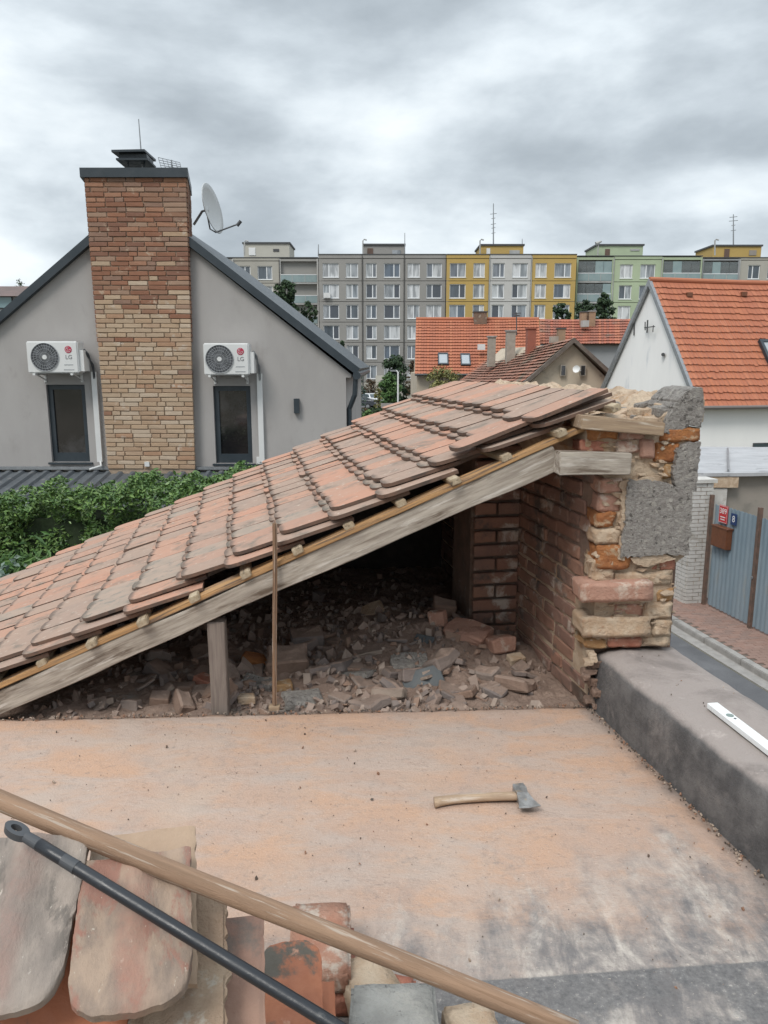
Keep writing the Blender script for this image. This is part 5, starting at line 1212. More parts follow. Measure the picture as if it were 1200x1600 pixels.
# long orange-roofed house
lh = thing('orange_roof_house', 'long low house with bright orange tiled roof and two skylights', 'house', (P(740, 560, 50).x, 52, 0))
A = P(650, 499, 56); B = P(842, 499, 56); Cc = P(846, 584, 50); D_ = P(648, 584, 50); A.z = B.z = (A.z+B.z)/2
mb = MB(); mb.bb(D_.x+.15, Cc.x, 50.4, 62, 0, D_.z); mb.prism([V((A.x+.1, 50.4, D_.z)), V((A.x+.1, 62, D_.z)), V((A.x+.1, 56, A.z-.1))], (7.5, 0, 0)); mb.build('wall', m_beige, lh)
course_roof(lh, A, B, Cc, D_, 18, 44, m_ot2, .075, 6, .03)
MB().tube([A+UP*.03, B+UP*.03], .12, 8).build('ridge_tiles', m_ot2, lh)
MB().tube([D_-V((0, .1, .06)), Cc-V((0, .1, .06))], .08, 6).build('gutter', m_coping, lh)
nR = (B-A).cross(D_-A).normalized(); nR = nR if nR.z > 0 else -nR; sdn2 = (D_-A).normalized(); XA = V((1, 0, 0))
for u0, u1, v0, v1 in ((684, 700, 554, 572), (719, 734, 555, 573)):
    a = PPL(u0, v0, A, nR); w_ = PPL(u1, v0, A, nR).x-a.x; h_ = (PPL(u0, v1, A, nR)-a).length
    sk = MB()
    for (p_, q_, r_, s_) in ((0, .1, 0, 1), (.9, 1, 0, 1), (.1, .9, 0, .1), (.1, .9, .9, 1)): sk.prism([a+XA*w_*p_+sdn2*h_*r_, a+XA*w_*q_+sdn2*h_*r_, a+XA*w_*q_+sdn2*h_*s_, a+XA*w_*p_+sdn2*h_*s_], nR*.16)
    so_ = sk.build('skylight', m_anth, lh); MB().prism([a+XA*w_*.1+sdn2*h_*.1, a+XA*w_*.9+sdn2*h_*.1, a+XA*w_*.9+sdn2*h_*.9, a+XA*w_*.1+sdn2*h_*.9], nR*.12).build('pane', MATS['skylight_glass'], so_)
def chim(parent, u0, u1, v0, v1, y, mt, capm=None, dep=.6, lab=None, caph=.08):
    a, b = P(u0, v1, y), P(u1, v0, y); mb = MB(); mb.bb(a.x, b.x, y, y+dep, a.z-.8, b.z); rows_ = max(3, int((b.z-a.z)/.11))
    o = mb.build('chimney', mt, parent)
    MB().bb(a.x-.05, b.x+.05, y-.05, y+dep+.05, b.z, b.z+caph).build('chimney_cap', capm or m_conc, o)
    if lab: o['label'] = lab
    return o
m_chb = mat('brown_chimney_brick', (.20, .13, .09), (.14, .10, .075), 3, .9, .5, 12, patch=(.30, .25, .2), pscale=3)
m_chp = mat('pale_chimney_render', (.36, .32, .27), (.28, .25, .21), 3, .9, .5, 12)
m_chr = mat('red_chimney_brick', (.30, .10, .065), (.25, .09, .06), 3, .9, .5, 12)
m_cht = mat('tan_chimney_brick', (.34, .22, .14), (.27, .18, .12), 3, .9, .5, 12)
chim(lh, 744, 758, 500, 512, 55.4, m_chp, m_chp, lab='pale chimney base under a brown brick stack'); chim(lh, 741, 761, 488, 499, 55.3, m_chb, m_coping, lab='broad dark brown brick chimney stack')
MB().bb(P(745, 552, 52).x, P(756, 552, 52).x, 51.4, 51.8, P(0, 547, 52).z, P(0, 538, 52).z).build('roof_vent', m_ac, lh)
# second house behind with older tiles
oh = thing('old_roof_house', 'house with patchy old orange tiles joined right of the long orange roof', 'house', (P(905, 560, 58).x, 60, 0))
A = P(843, 498, 60); B = P(985, 499, 60); Cc = P(985, 537, 56); D_ = P(843, 537, 56)
mb = MB(); mb.bb(A.x+.05, B.x, 56.4, 64, 0, D_.z); mb.build('wall', m_pan['lgrey'], oh); course_roof(oh, A, B, Cc, D_, 9, 34, m_ot3, .08, 8, .04)
chim(oh, 908, 917, 488, 507, 58.5, m_cht, m_coping, lab='left stack of the chimney pair'); chim(oh, 920, 931, 487, 502, 58.6, m_cht, m_conc, lab='right stack of the chimney pair'); MB().bb(P(908, 512, 58).x, P(918, 512, 58).x, 57.6, 58.2, P(0, 511, 58).z, P(0, 501, 58).z).build('chimney_foot', m_slab, oh)
chim(oh, 872, 884, 514, 535, 54.5, m_cht, m_coping, lab='low tan chimney near the eave')
tag(MB().tube([P(807, 532, 54), P(807, 488, 54)], .04, 6).tube([P(801, 490, 54), P(814, 489, 54)], .03, 5).tube([P(803, 493, 54), P(812, 493, 54)], .05, 5).build('roof_aerial', m_coping), 'thin aerial mast standing over the long orange roof', 'aerial')
# beige gable house with mossy roof
bh = thing('beige_house', 'small beige gabled house with mossy dark-streaked tiled roof', 'house', (P(870, 600, 38).x, 40, 0))
A = P(897, 531, 35.95); B_ = P(772, 553, 50); C_ = P(712, 601, 47); D_ = P(806, 609, 35.95); E_ = P(948, 575, 35.5); Fd = V((D_.x, A.y, 0))
gyd = .25
mb = MB(); mb.prism([V((D_.x+.5, 36.2, 0)), V((D_.x+.5, 36.2, D_.z+.15)), V((A.x, 36.3, A.z-.15)), V((2*A.x-D_.x-.5, 36.3, D_.z+.15)), V((2*A.x-D_.x-.5, 36.3, 0))], V((B_.x-A.x, 13, 0))*.9); mb.build('wall', m_beige, bh)
course_roof(bh, B_, A, D_, C_, 14, 34, m_mos, .085, 9, .10, jit=.05)
Er = V((2*A.x-D_.x, 35.95, D_.z)); course_roof(bh, A, B_, B_+(Er-A), Er, 14, 20, m_mos, .07, 10)
vg = MB(); n_ = UP
for q_ in (D_, Er): a_ = V((A.x, 35.9, A.z+.10)); b_ = V((q_.x, 35.6, q_.z+.08)); vg.add([a_, b_, b_-UP*.22, a_-UP*.22]+[p_+V((0, .35, 0)) for p_ in (a_, b_, b_-UP*.22, a_-UP*.22)], [(0, 1, 2, 3), (0, 4, 5, 1), (3, 2, 6, 7), (4, 7, 6, 5)])
vg.build('verge_board', mat('weathered_verge', (.16, .13, .11), (.11, .09, .075), 4, .9), bh)
for u0, u1 in ((876.5, 883), (907, 914)):
    a, b = P(u0, 586, 36.15), P(u1, 571.5, 36.15); wo = MB().bb(a.x-.04, b.x+.04, 36.10, 36.19, a.z-.04, b.z+.04).build('window', m_chp, bh); MB().bb(a.x, b.x, 36.085, 36.12, a.z, b.z).build('pane', m_hglass, wo)
chim(bh, 763.5, 775, 527, 550, 44, m_chp, m_conc, lab='pale rendered chimney'); chim(bh, 792, 806, 518, 546, 43, m_chp, m_conc, lab='tall grey rendered chimney'); chim(bh, 824, 838, 514, 545, 41, m_chr, m_chr, lab='red brick chimney')
MB().bb(P(858, 530, 39).x, P(870, 530, 39).x, 38.6, 39, P(0, 536, 39).z, P(0, 526, 39).z).build('roof_hatch', m_chp, bh)
sd2 = thing('satellite_dish', 'tiny white satellite dish on the beige gable wall', 'satellite dish', P(903, 584, 36.1)); c_ = P(901, 577, 35.8); vs = []; fs = []
a3 = V((-.5, -.85, .25)).normalized(); u3 = a3.cross(UP).normalized(); v3 = u3.cross(a3)
for r_ in range(4):
    for k in range(16): an = k*math.pi/8; rr = .17*r_/3; vs.append(c_+u3*rr*math.cos(an)+v3*rr*math.sin(an)+a3*.06*(r_/3)**2)
for r_ in range(3):
    for k in range(16): fs.append((r_*16+k, r_*16+(k+1) % 16, (r_+1)*16+(k+1) % 16, (r_+1)*16+k))
MB().add(vs, fs).build('reflector', m_white, sd2, smooth=True); MB().tube([c_, P(908, 580, 36.15)], .03, 6).build('bracket', m_white, sd2)
# far house at the left edge
fh = thing('far_left_house', 'low far house with brown roof and glazed front at the left edge', 'house', (P(5, 470, 45).x, 46, 0))
a, b = P(-60, 482, 45), P(46, 455, 45); MB().bb(a.x, b.x, 45, 52, 0, b.z-.25).build('wall', m_pan['lgrey'], fh)
mb = MB(); r0 = P(0, 446, 48).z; mb.prism([V((a.x-.3, 44.6, b.z-.3)), V((a.x-.3, 48.5, r0)), V((a.x-.3, 52.4, b.z-.3))], (b.x-a.x+.6, 0, 0)); mb.build('roof', mat('brown_far_roof', (.16, .11, .10), (.12, .09, .08), 2), fh)
wo = MB().bb(P(-40, 470, 45).x, P(20, 470, 45).x, 44.92, 45.0, Z(482, 45), Z(463, 45)).build('window', m_anth, fh); MB().bb(P(-38, 470, 45).x, P(19, 470, 45).x, 44.9, 44.93, Z(481, 45), Z(464.5, 45)).build('pane', mat('teal_glass', (.20, .30, .32), None, 2, .1, 0), wo)

# ============================================================ PANEL BLOCKS OF FLATS
WM = {}
def window(parent, x0, x1, z0, z1, y, blind=False, split=None, rn=random):
    w_, h_ = round(x1-x0, 1), round(z1-z0, 1); split = split or .5; key = (w_, h_, split)
    if key not in WM:
        t_ = .10; f = MB(); f.bb(0, t_, 0, .08, 0, h_); f.bb(w_-t_, w_, 0, .08, 0, h_); f.bb(t_, w_-t_, 0, .08, 0, t_); f.bb(t_, w_-t_, 0, .08, h_-t_, h_); f.bb(w_*split-.06, w_*split+.06, 0, .08, t_, h_-t_); f.bb(-.06, w_+.06, -.20, 0, -.05, -.01)
        p1 = MB().bb(t_, w_*split-.06, .03, .05, t_, h_-t_); p2 = MB().bb(w_*split+.06, w_-t_, .03, .05, t_, h_-t_)
        WM[key] = (f.mesh('window', m_pvc), p1.mesh('pane', m_pane), p2.mesh('pane', m_pane))
    f, p1, p2 = WM[key]; M = Matrix.Translation(V((x0, y, z0))); o = inst('window', f, parent, M)
    for k, p in enumerate((p1, p2)):
        inst('pane', p, o, M, m_blind if (blind or rn.random() < .10) else None)
    return o
frow = [(411.5, 433.5), (444, 466), (476.5, 498), (508, 530), (539.5, 561), (571, 592)]
def flats(name, lab, sections, y, rows, vtop, ub, depth=12, grp='panel-built blocks of flats along the skyline', joints=True, seed=0):
    rn = random.Random(seed); u0, u1 = ub; t_ = thing(name, lab, 'block of flats', (X((u0+u1)/2, y), y+6, 0), grp); zt = Z(vtop, y)
    fl = [(Z(b, y), Z(a, y)) for a, b in rows]; fh_ = (fl[0][0]-fl[1][0])
    zlow = fl[-1][0]-.9
    MB().bb(X(u0, y)+.05, X(u1, y)-.05, y+.5, y+depth, 0, zt-.25).build('wall', m_pan['grey2'], t_)
    for s_ in sections:
        kind, a, b, mt, wins = s_; xa, xb = X(a, y), X(b, y)
        zc_ = [fl[0][1]+.62]
        for k in range(len(fl)): zc_.append(fl[k][0]-(fh_-(fl[k][1]-fl[k][0]))*.5)
        if kind == 'w':
            # parapet strip
            MB().bb(xa+.02, xb-.02, y-.06, y+.45, zc_[0]+.03, zt).build('parapet_panel', m_pan[mt], t_)
            for k in range(len(fl)):
                hs = [(X(p, y), X(q, y)) for p, q in wins]; mb = MB(); g = .035
                mids = [xa]+[(hs[i][1]+hs[i+1][0])/2 for i in range(len(hs)-1)]+[xb]
                holed(mb, xa+g, xb-g, zc_[k+1]+g, zc_[k]-g, [(h[0], round(h[1]-h[0], 1)+h[0], fl[k][0], fl[k][0]+round(fl[k][1]-fl[k][0], 1)) for h in hs], y, .25)
                mb.build('panel', m_pan[mt], t_, fix=False)
                for h in hs: window(t_, h[0], h[1], fl[k][0], fl[k][1], y+.13, split=rn.choice([.38, .5, .4, .62]), rn=rn, blind=rn.random() < (.16 if 'grey' in mt else .05))
            if zlow > 3.5: MB().bb(xa+.04, xb-.04, y, y+.4, 0, zc_[-1]-.03).build('lower_wall', m_pan[mt], t_)
            else: MB().bb(xa+.04, xb-.04, y, y+.4, 0, zc_[-1]-.03).build('plinth', m_pan['beigeg'], t_)
        else:
            MB().bb(xa, xb, y-.02, y+1.2, zc_[0]-.05, zt-.1).build('parapet_panel', m_pan[mt], t_)
            MB().bb(xa, xb, y+1.2, y+1.3, 0, zc_[0]).build('loggia_wall', m_pan['lgrey'], t_)
            for xx in (xa, xb-.18): MB().bb(xx, xx+.18, y-.05, y+1.2, 0, zt-.1).build('loggia_side', m_pan['white' if mt == 'grey2' else mt], t_)
            for k in range(len(fl)):
                z0 = zc_[k+1]; MB().bb(xa+.18, xb-.18, y-.10, y+1.2, z0-.12, z0+.08).build('slab', m_slab, t_)
                ra = MB().bb(xa+.18, xb-.18, y-.12, y-.06, z0+.12, z0+1.05).build('railing', m_balg, t_)
                for f in (.33, .66): MB().bb(xa+(xb-xa)*f-.03, xa+(xb-xa)*f+.03, y-.15, y-.05, z0+.1, z0+1.1).build('rail_post', m_slab, t_)
                MB().bb(xa+.18, xb-.18, y-.14, y-.04, z0+1.06, z0+1.14).build('handrail', m_pvc, t_)
                hw = (xb-xa)
                for f0, f1 in ((.06, .42), (.55, .92)): window(t_, xa+hw*f0, xa+hw*f1, z0+.55, zc_[k]-.55, y+1.1, rn=rn)
                if mt == 'green' or mt == 'lgrey':
                    for f0 in (0, .25, .5, .75): MB().bb(xa+.2+(hw-.4)*f0+.02, xa+.2+(hw-.4)*(f0+.25)-.02, y-.03, y-.01, z0+1.15, zc_[k]-.25).build('glazing', m_gz if rn.random() < .75 else m_balg, t_)
    MB().bb(X(u0, y), X(u1, y), y-.12, y+depth, zt, zt+.10).build('coping', m_coping, t_)
    # downpipes at the joints
    for s_ in sections[1:]:
        MB().tube([V((X(s_[1], y), y-.1, 0)), V((X(s_[1], y), y-.1, zt-.2))], .06, 6).build('downpipe', m_joint if 'grey' in s_[3] else m_slab, t_)
    return t_
m_gz = bpy.data.materials.new('loggia_glazing'); m_gz.use_nodes = True; b_ = m_gz.node_tree.nodes['Principled BSDF']; b_.inputs['Base Color'].default_value = (.8, .88, .9, 1); b_.inputs['Roughness'].default_value = .05; b_.inputs['Transmission Weight'].default_value = .85; b_.inputs['IOR'].default_value = 1.1
def penthouse(parent, u0, u1, v0, v1, y, mt, doors):
    a, b = P(u0, v1, y+3), P(u1, v0, y+3); MB().bb(a.x, b.x, y+3, y+9, a.z-1, b.z).build('rooftop_hut', m_pan[mt], parent); MB().bb(a.x-.15, b.x+.15, y+2.85, y+9.1, b.z, b.z+.22).build('hut_coping', m_coping, parent)
    for (p, q, r_, s_, c_) in doors:
        c, d = P(p, s_, y+3), P(q, r_, y+3); MB().bb(c.x, d.x, y+2.93, y+3, c.z, d.z).build('hut_opening', c_, parent)
YB = 105
g1 = flats('block_of_flats', 'weathered grey block set back at the left with open balconies', [('l', 318, 367, 'grey2', []), ('w', 367, 438, 'beigeg', [(376, 393), (404, 427)]), ('l', 438, 498, 'grey2', [])], 109, [(a+3.5, b+3.5) for a, b in frow], 403, (318, 498), seed=1)
penthouse(g1, 381, 452, 381, 404, 109, 'cream', [(389, 399, 387, 399, m_white), (427, 436, 389, 393, m_hglass)])
g2_ = flats('block_of_flats', 'plain grey block with rows of white-framed windows in the centre', [('w', 498.5, 566, 'grey', [(505, 530), (541, 560)]), ('w', 566.5, 631, 'grey', [(572, 588.5), (600, 625)]), ('w', 631.5, 696, 'grey', [(636.5, 655), (666, 690)])], YB, frow, 398, (498.5, 696), seed=2)
penthouse(g2_, 568, 632, 383.5, 398, YB, 'grey', [(574, 583, 388, 398, m_rust), (613, 626, 391, 397, m_pane)])
dx = P(611, 615, YB); MB().bb(dx.x-.9, dx.x+.9, YB-.1, YB-.02, 0, 2.6).build('entrance_door', m_hglass, g2_)
MB().bb(P(587, 610, YB).x, P(600, 610, YB).x, YB-.8, YB-.1, 0, 3.4).build('entrance_pier', m_pan['cream'], g2_)
g3 = flats('block_of_flats', 'yellow and white painted block right of the grey one', [('w', 696.5, 763, 'yellow', [(702, 726.5), (738.5, 756.5)]), ('w', 763.5, 828, 'white', [(768, 786.5), (799, 822.5)]), ('w', 828.5, 898, 'yellow', [(834.5, 852), (864, 890)])], YB-.4, frow[:4], 398, (696.5, 898), seed=3)
penthouse(g3, 751, 818, 384, 398, YB, 'yellow', [(760, 766, 388, 398, m_white), (796, 812, 391, 398, m_slab)])
g4 = flats('block_of_flats', 'pale green block with glazed loggias behind the pines', [('l', 898.5, 955, 'green', []), ('w', 955.5, 1030, 'green', [(965.5, 985), (997, 1020)]), ('l', 1030, 1092, 'green', [])], YB+1.2, [(a+1.5, b+1.5) for a, b in frow[:4]], 400.5, (898.5, 1092), seed=4)
penthouse(g4, 932, 1005, 384, 400, YB+1.2, 'green', [(945, 953, 389, 400, m_rust), (985, 999, 389, 392, m_slab)])
g5 = flats('block_of_flats', 'grey block with glazed loggia at the right end of the row', [('l', 1092.5, 1150, 'lgrey', []), ('w', 1150.5, 1228, 'beigeg', [(1164, 1183), (1194, 1216)]), ('w', 1228.5, 1300, 'grey', [(1236, 1256), (1268, 1290)])], YB+1.8, [(a+2.5, b+2.5) for a, b in frow[:4]], 403, (1092.5, 1300), seed=5)
penthouse(g5, 1113, 1190, 385, 402, YB+1.8, 'yellow', [(1131, 1140, 389, 402, m_rust), (1170, 1182, 391, 399, m_gar)])
# rooftop masts
def mast(u, v0, v1, y, lab, bars=(), r_=.07):
    mb = MB().tube([P(u, v0, y), P(u, v1, y)], r_, 5, 0, r_*.6)
    for v, w_ in bars: mb.tube([P(u-w_, v+.6, y), P(u+w_, v-.6, y)], .045, 5)
    tag(mb.build('aerial_mast', m_galv), lab, 'aerial', 'aerials and vents on the flat rooftops')
mast(771, 384, 318, YB+4, 'tall aerial mast on the yellow rooftop hut', ((334, 5), (341, 3), (350, 4), (356, 3), (364, 3)), .10); mast(1146, 385, 335, YB+5, 'aerial mast on the yellow rooftop hut at the right end', ((339, 6), (345, 7), (352, 3), (360, 4)), .10)
mast(632.5, 398, 364, YB+1, 'bare thin rod at the right side of the grey rooftop hut'); mast(497.5, 400, 382, YB, 'white pole at the joint between the two grey blocks', (), .09); mast(816, 384, 373, YB+4, 'short rod at the right side of the yellow rooftop hut')
for u, lab in ((382, 'bent vent pipe on the cream rooftop hut'), (567, 'bent vent pipe left of the grey rooftop hut'), (750, 'bent vent pipe left of the yellow rooftop hut'), (1117, 'bent vent pipe on the right-end yellow rooftop hut')):
    y_ = YB+2; v1 = 374 if u != 382 else 376; mb = MB().tube([P(u, 399, y_), P(u, v1+2, y_), P(u+2, v1, y_), P(u+6, v1+1, y_)], .10, 6); tag(mb.build('vent_pipe', m_slab), lab, 'vent pipe', 'aerials and vents on the flat rooftops')
mb = MB().tube([P(934, 400, YB+3), P(935, 378, YB+3)], .08, 6).tube([P(931, 381, YB+3), P(940, 377, YB+3)], .28, 8, 0, .1); tag(mb.build('rooftop_dish', m_slab), 'small dish on a pole by the green rooftop hut', 'dish')
acx = P(511, 462, YB-.1); tag(MB().bb(acx.x-.45, acx.x+.45, YB-.4, YB-.01, acx.z-.3, acx.z+.35).tube([V((acx.x-.1, YB-.41, acx.z)), V((acx.x-.1, YB-.39, acx.z))], .24, 14, 0).build('air_conditioner', m_ac), 'tiny white air conditioner on the facade of the plain grey block', 'air conditioner')

# ============================================================ CARS AND STREET
def car(loc, yaw, mt, lab):
    t_ = thing('parked_car', lab, 'car', loc, 'cars parked in the side street'); T = Matrix.Translation(V(loc)) @ Matrix.Rotation(yaw, 4, 'Z')
    prof = [(-2.1, .35), (-2.15, .75), (-2.0, .95), (-1.6, 1.0), (-.95, 1.02), (-.35, 1.42), (.9, 1.46), (1.75, 1.1), (2.05, .95), (2.1, .4)]
    vs = []; 
    for s_ in (-1, 1):
        for x_, z_ in prof: vs.append(T @ V((s_*(.86 if z_ < 1.05 else .66), x_, z_)))
    n = len(prof); fs = [tuple(range(n)), tuple(range(2*n-1, n-1, -1))]+[(i, (i+1) % n, (i+1) % n+n, i+n) for i in range(n)]
    o = MB().add(vs, fs).build('body', mt, t_); md = o.modifiers.new('b', 'BEVEL'); md.width = .06; md.segments = 2
    MB().add([T @ V(p) for p in ((-.72, -1.0, 1.04), (.72, -1.0, 1.04), (.6, -.42, 1.40), (-.6, -.42, 1.40))], [(0, 1, 2, 3)]).build('windscreen', m_glassd, t_)
    MB().add([T @ V(p) for p in ((-.72, 1.78, 1.12), (.72, 1.78, 1.12), (.6, 1.02, 1.46), (-.6, 1.02, 1.46))], [(0, 1, 2, 3)]).build('rear_window', m_glassd, t_)
    for s_ in (-1, 1):
        MB().add([T @ V((s_*p[0], p[1], p[2])) for p in ((.84, -.85, 1.06), (.84, 1.5, 1.12), (.70, .85, 1.40), (.70, -.35, 1.38))], [(0, 1, 2, 3)]).build('side_window', m_glassd, t_)
        MB().box(T @ V((s_*.62, -2.1, .72)), (.36, .12, .16), T.to_3x3()).build('headlight', m_pvc, t_)
        for y_ in (-1.35, 1.35):
            w_ = MB().tube([T @ V((s_*.72, y_, .32)), T @ V((s_*.90, y_, .32))], .32, 18).build('wheel', m_tyre, t_); MB().tube([T @ V((s_*.88, y_, .32)), T @ V((s_*.92, y_, .32))], .2, 14).build('rim', m_galv, w_)
    MB().box(T @ V((0, -2.14, .6)), (.9, .06, .16), T.to_3x3()).build('grille', m_dark, t_)
def gp(u, y): return V((P(u, 650, y).x, y, 0.01))
car(gp(541, 49), .05, m_car, 'silver car front just right of the grey house corner'); car(gp(536, 57), .05, m_carw, 'white car behind the silver one by the grey house corner')
car(gp(582, 92), .5, m_carw, 'distant white car in front of the flats entrance'); car(gp(562, 86), 1.2, m_card, 'dark car beyond the clipped hedge')
fw_ = thing('concrete_fence', 'low grey concrete fence at the foot of the trees', 'fence', (P(610, 640, 72).x, 72, 0))
for i in range(8):
    a = P(588+i*7, 640, 74-i*1.0); MB().bb(a.x, a.x+.42, a.y, a.y+.08, 0, Z(630, 74-i)).build('fence_panel', m_conc, fw_)
lp = thing('street_lamp', 'white street lamp standing in front of the green trees', 'street lamp', (P(622, 600, 66).x, 66, 0)); q = P(622, 582, 66)
MB().tube([V((q.x, 66, 0)), V((q.x, 66, q.z)), V((q.x-.12, 66, q.z+.12)), V((q.x-.3, 66, q.z+.16))], .07, 8).build('pole', m_white, lp); MB().box(V((q.x-.42, 66, q.z+.15)), (.5, .3, .14)).build('lamp_head', m_galv, lp)

# ============================================================ GATE SIDE OF THE STREET
gpil = thing('gate_pillar', 'whitewashed brick gate pillar left of the blue gate', 'pillar', Q(8.85, 13.7, .08))
mb = MB(); mb.prism([Q(8.67, 13.42, .08), Q(9.05, 13.42, .08), Q(9.05, 13.86, .08), Q(8.67, 13.86, .08)], (0, 0, 2.46)); mb.build('core', m_mort, gpil)
mb = MB(); rn = random.Random(4)
for r_ in range(31):
    z_ = .12+r_*.079
    j = rn.uniform(-.004, .004)
    for (q0, q1) in (((8.65, 8.79), (8.80, 9.07)) if r_ % 2 else ((8.65, 8.92), (8.93, 9.07))):
        mb.box(Q((q0+q1)/2, 13.43+j, z_), (q1-q0-.008, .06, .068), Rq)
    for (w0, w1) in (((13.44, 13.58), (13.59, 13.88)) if r_ % 2 else ((13.44, 13.73), (13.74, 13.88))):
        mb.box(Q(8.66+j, (w0+w1)/2, z_), (.06, w1-w0-.008, .068), Rq)
mb.build('whitewashed_bricks', m_wbr, gpil, kind='stuff')
mb = MB(); mb.prism([Q(8.60, 13.36, 2.54), Q(9.12, 13.36, 2.54), Q(9.12, 13.93, 2.54), Q(8.60, 13.93, 2.54)], (0, 0, .07)); mb.build('cap', m_wbr, gpil)
def gate_leaf(w0, w1, lab, grp='blue corrugated gate leaves'):
    t_ = thing('gate', lab, 'gate', Q(9.0, (w0+w1)/2, .1), grp); mb = MB(); vs = []; fs = []; n = int((w1-w0)/.03)
    for i in range(n+1):
        wv = w0+(w1-w0)*i/n; q = 9.0+(.0 if (i % 4) in (0, 1) else .022); vs += [Q(q, wv, .14), Q(q, wv, 2.15+.012*math.sin(i*1.7))]
    for i in range(n): fs.append((2*i, 2*i+1, 2*i+3, 2*i+2))
    o = mb.add(vs, fs).build('corrugated_sheet', m_gate, t_); md = o.modifiers.new('t', 'SOLIDIFY'); md.thickness = .004
    for z_ in (.35, 1.2, 2.0): MB().prism([Q(9.03, w0, z_), Q(9.07, w0, z_), Q(9.07, w1, z_), Q(9.03, w1, z_)], (0, 0, .05)).build('rail', m_rust, t_)
    return t_
gate_leaf(11.92, 13.22, 'blue corrugated gate leaf carrying the red and blue signs and letterbox'); gate_leaf(10.5, 11.82, 'blue corrugated gate leaf at the right edge beyond the rusty post'); gate_leaf(13.95, 16.2, 'blue corrugated gate leaf seen left of the white pillar')
for wv, lab, hh in ((13.3, 'grey-brown steel post between the white pillar and the blue gate', 2.24), (11.87, 'rusty steel post between the two blue gate leaves', 2.25)):
    bm = bm_box(.07, .07, hh, .005); o = bpy.data.objects.new('gate_post', bmesh_me(bm, 'gate_post', m_rust)); link(o, None, Matrix.Translation(Q(8.985, wv, .08+hh/2)) @ Rq.to_4x4()); tag(o, lab, 'gate post', 'steel gate posts')
MB().tube([Q(8.94, 11.87, 1.05), Q(8.92, 11.87, 1.05)], .03, 8).build('knob', m_galv, [o for o in bpy.data.objects if o.name.startswith('gate_post')][-1])
def onGate(u, v, off=.02): return PPL(u, v, Q(9.0-off, 13, 1), eP)
MT = lambda p: axes(-dV, UP, -eP, p)       # text plane facing the street
def sign(name, u0, u1, v0, v1, mt, lab, off=.03):
    a = onGate(u0, v1, off); b = onGate(u1, v0, off); c = (a+b)/2; w_ = abs((b-a).dot(dV)); h_ = abs(b.z-a.z)
    t_ = thing(name, lab, 'sign', c); bm = bm_box(w_, h_, .012, .002); o = bpy.data.objects.new('plate', bmesh_me(bm, 'plate', mt)); link(o, t_, MT(c)); return t_, c, w_, h_
m_sred = mat('sign_red', (.52, .035, .04), None, 3, .4, 0); m_sblu = mat('sign_blue', (.02, .045, .13), None, 3, .4, 0)
t_, c, w_, h_ = sign('house_number_sign', 1122.5, 1138, 792, 815, m_sred, 'red enamel house number sign on the blue gate')
bd = MB()
for (x0, x1, y0, y1) in ((-.46, .46, .455, .475), (-.46, .46, -.475, -.455), (-.475, -.455, -.46, .46), (.455, .475, -.46, .46)): bd.add([MT(c) @ V((x_*w_, y_*h_, .008)) for x_, y_ in ((x0, y0), (x1, y0), (x1, y1), (x0, y1))], [(0, 1, 2, 3)])
bd.build('white_border', m_white, t_)
text('389', h_*.44, m_white, t_, MT(c-eP*.008+UP*h_*.17), .001); 
for k, ww in ((-.16, .5), (-.3, .42)): MB().add([MT(c) @ V((x_*w_*ww, (k+y_)*h_, .0085)) for x_, y_ in ((-.6, -.028), (.6, -.028), (.6, .028), (-.6, .028))], [(0, 1, 2, 3)]).build('print_line', m_white, t_)
t_, c, w_, h_ = sign('street_number_sign', 1141.5, 1152, 804, 819, m_sblu, 'small dark blue number sign right of the red sign')
text('8', h_*.8, m_white, t_, MT(c-eP*.008), .001)
a = onGate(1114, 851, .06); b = onGate(1141, 828, .06); c = (a+b)/2; w_ = abs((b-a).dot(dV)); h_ = abs(b.z-a.z)
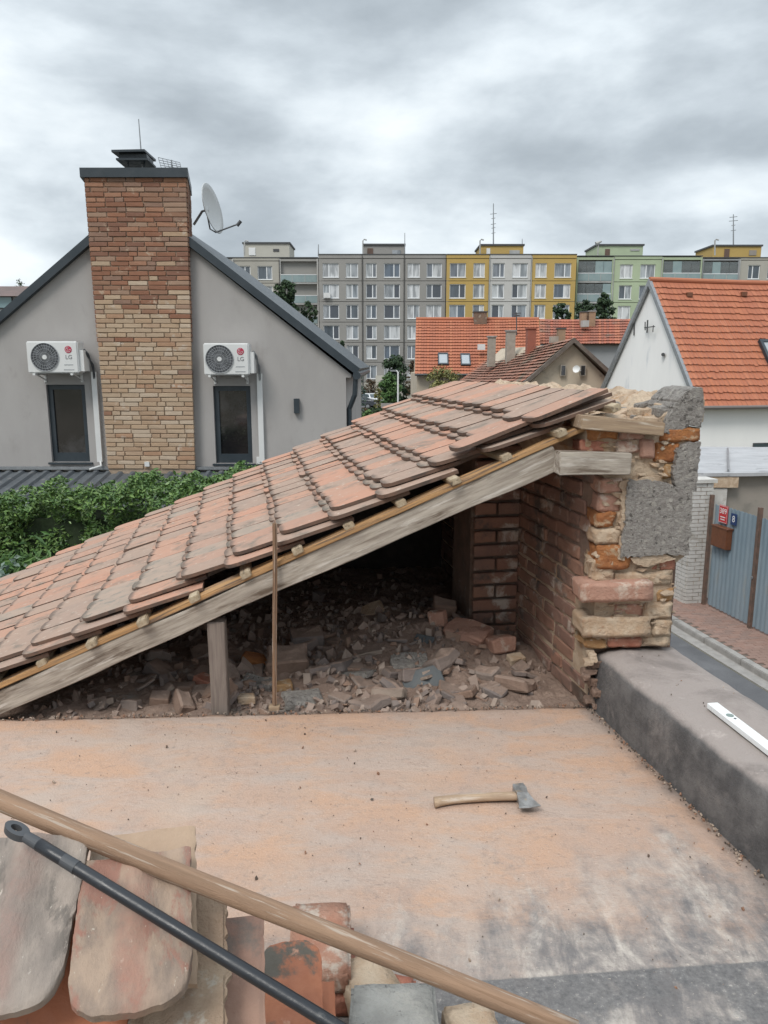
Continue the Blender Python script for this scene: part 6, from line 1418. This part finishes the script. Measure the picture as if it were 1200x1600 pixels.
lb2 = thing('letterbox', 'brown metal letterbox on the blue gate under the red sign', 'letterbox', c-UP*h_/2)
bm = bm_box(w_, h_, .12, .012, seg=2); o = bpy.data.objects.new('box', bmesh_me(bm, 'box', m_mail)); link(o, lb2, MT(c)); bm = bm_box(w_+.02, .03, .14, .006); o = bpy.data.objects.new('lid', bmesh_me(bm, 'lid', m_mail)); link(o, lb2, MT(c+UP*h_*.5))
# garage behind the gate
ga = thing('garage', 'low beige garage with silvery felt roof behind the blue gate', 'garage', (8.2, 17, 0)); x0 = P(1086, 742, 15.2).x; 
MB().bb(x0+.12, 13, 15.4, 19.6, 0, 2.60).build('wall', m_gar, ga)
vs = []; fs = []
for j in range(15):
    for i in range(31): xx = x0+i/30*7; yy = 15.2+j/14*4.5; vs.append((xx+(0 if i else .05*pnoise(V((0, yy*3, 0)))), yy-(.0 if j else .03*pnoise(V((xx*4, 0, 0)))), 2.68+.02*pnoise(V((xx*2, yy*2, 0)))+.012*j/14*4))
for j in range(14):
    for i in range(30): k = j*31+i; fs.append((k, k+1, k+32, k+31))
o = MB().add(vs, fs).build('felt_roof', m_groof, ga); md = o.modifiers.new('t', 'SOLIDIFY'); md.thickness = .07; md.offset = -1
a = P(1132, 742, 15.5); MB().tube([V((a.x, 15.35, 2.72)), V((P(1136, 712, 19).x, 19.0, 2.765))], .022, 6).build('roof_seam', m_galv, ga)
a = P(1108, 760, 15.3); MB().bb(a.x, a.x+.55, 15.22, 15.4, 2.38, 2.6).build('beam_end', m_mort, ga); MB().bb(a.x-.15, a.x+.35, 15.25, 15.4, 0, 2.36).build('pier', m_wbr, ga)
# grass tuft at the pillar foot
pts = np.array([tuple(Q(8.8+random.uniform(-.35, .3), 14.1+random.uniform(-.2, .4), .1+random.uniform(0, .14))) for _ in range(260)])
vs, fs = leafcloud(pts, np.tile([0, -1, .3], (260, 1)).astype(float), .09, .25, .6, 9); o = cloudmesh('weeds', vs, fs, m_leafg, None); tag(o, 'green weeds growing at the foot of the white gate pillar', 'weeds')
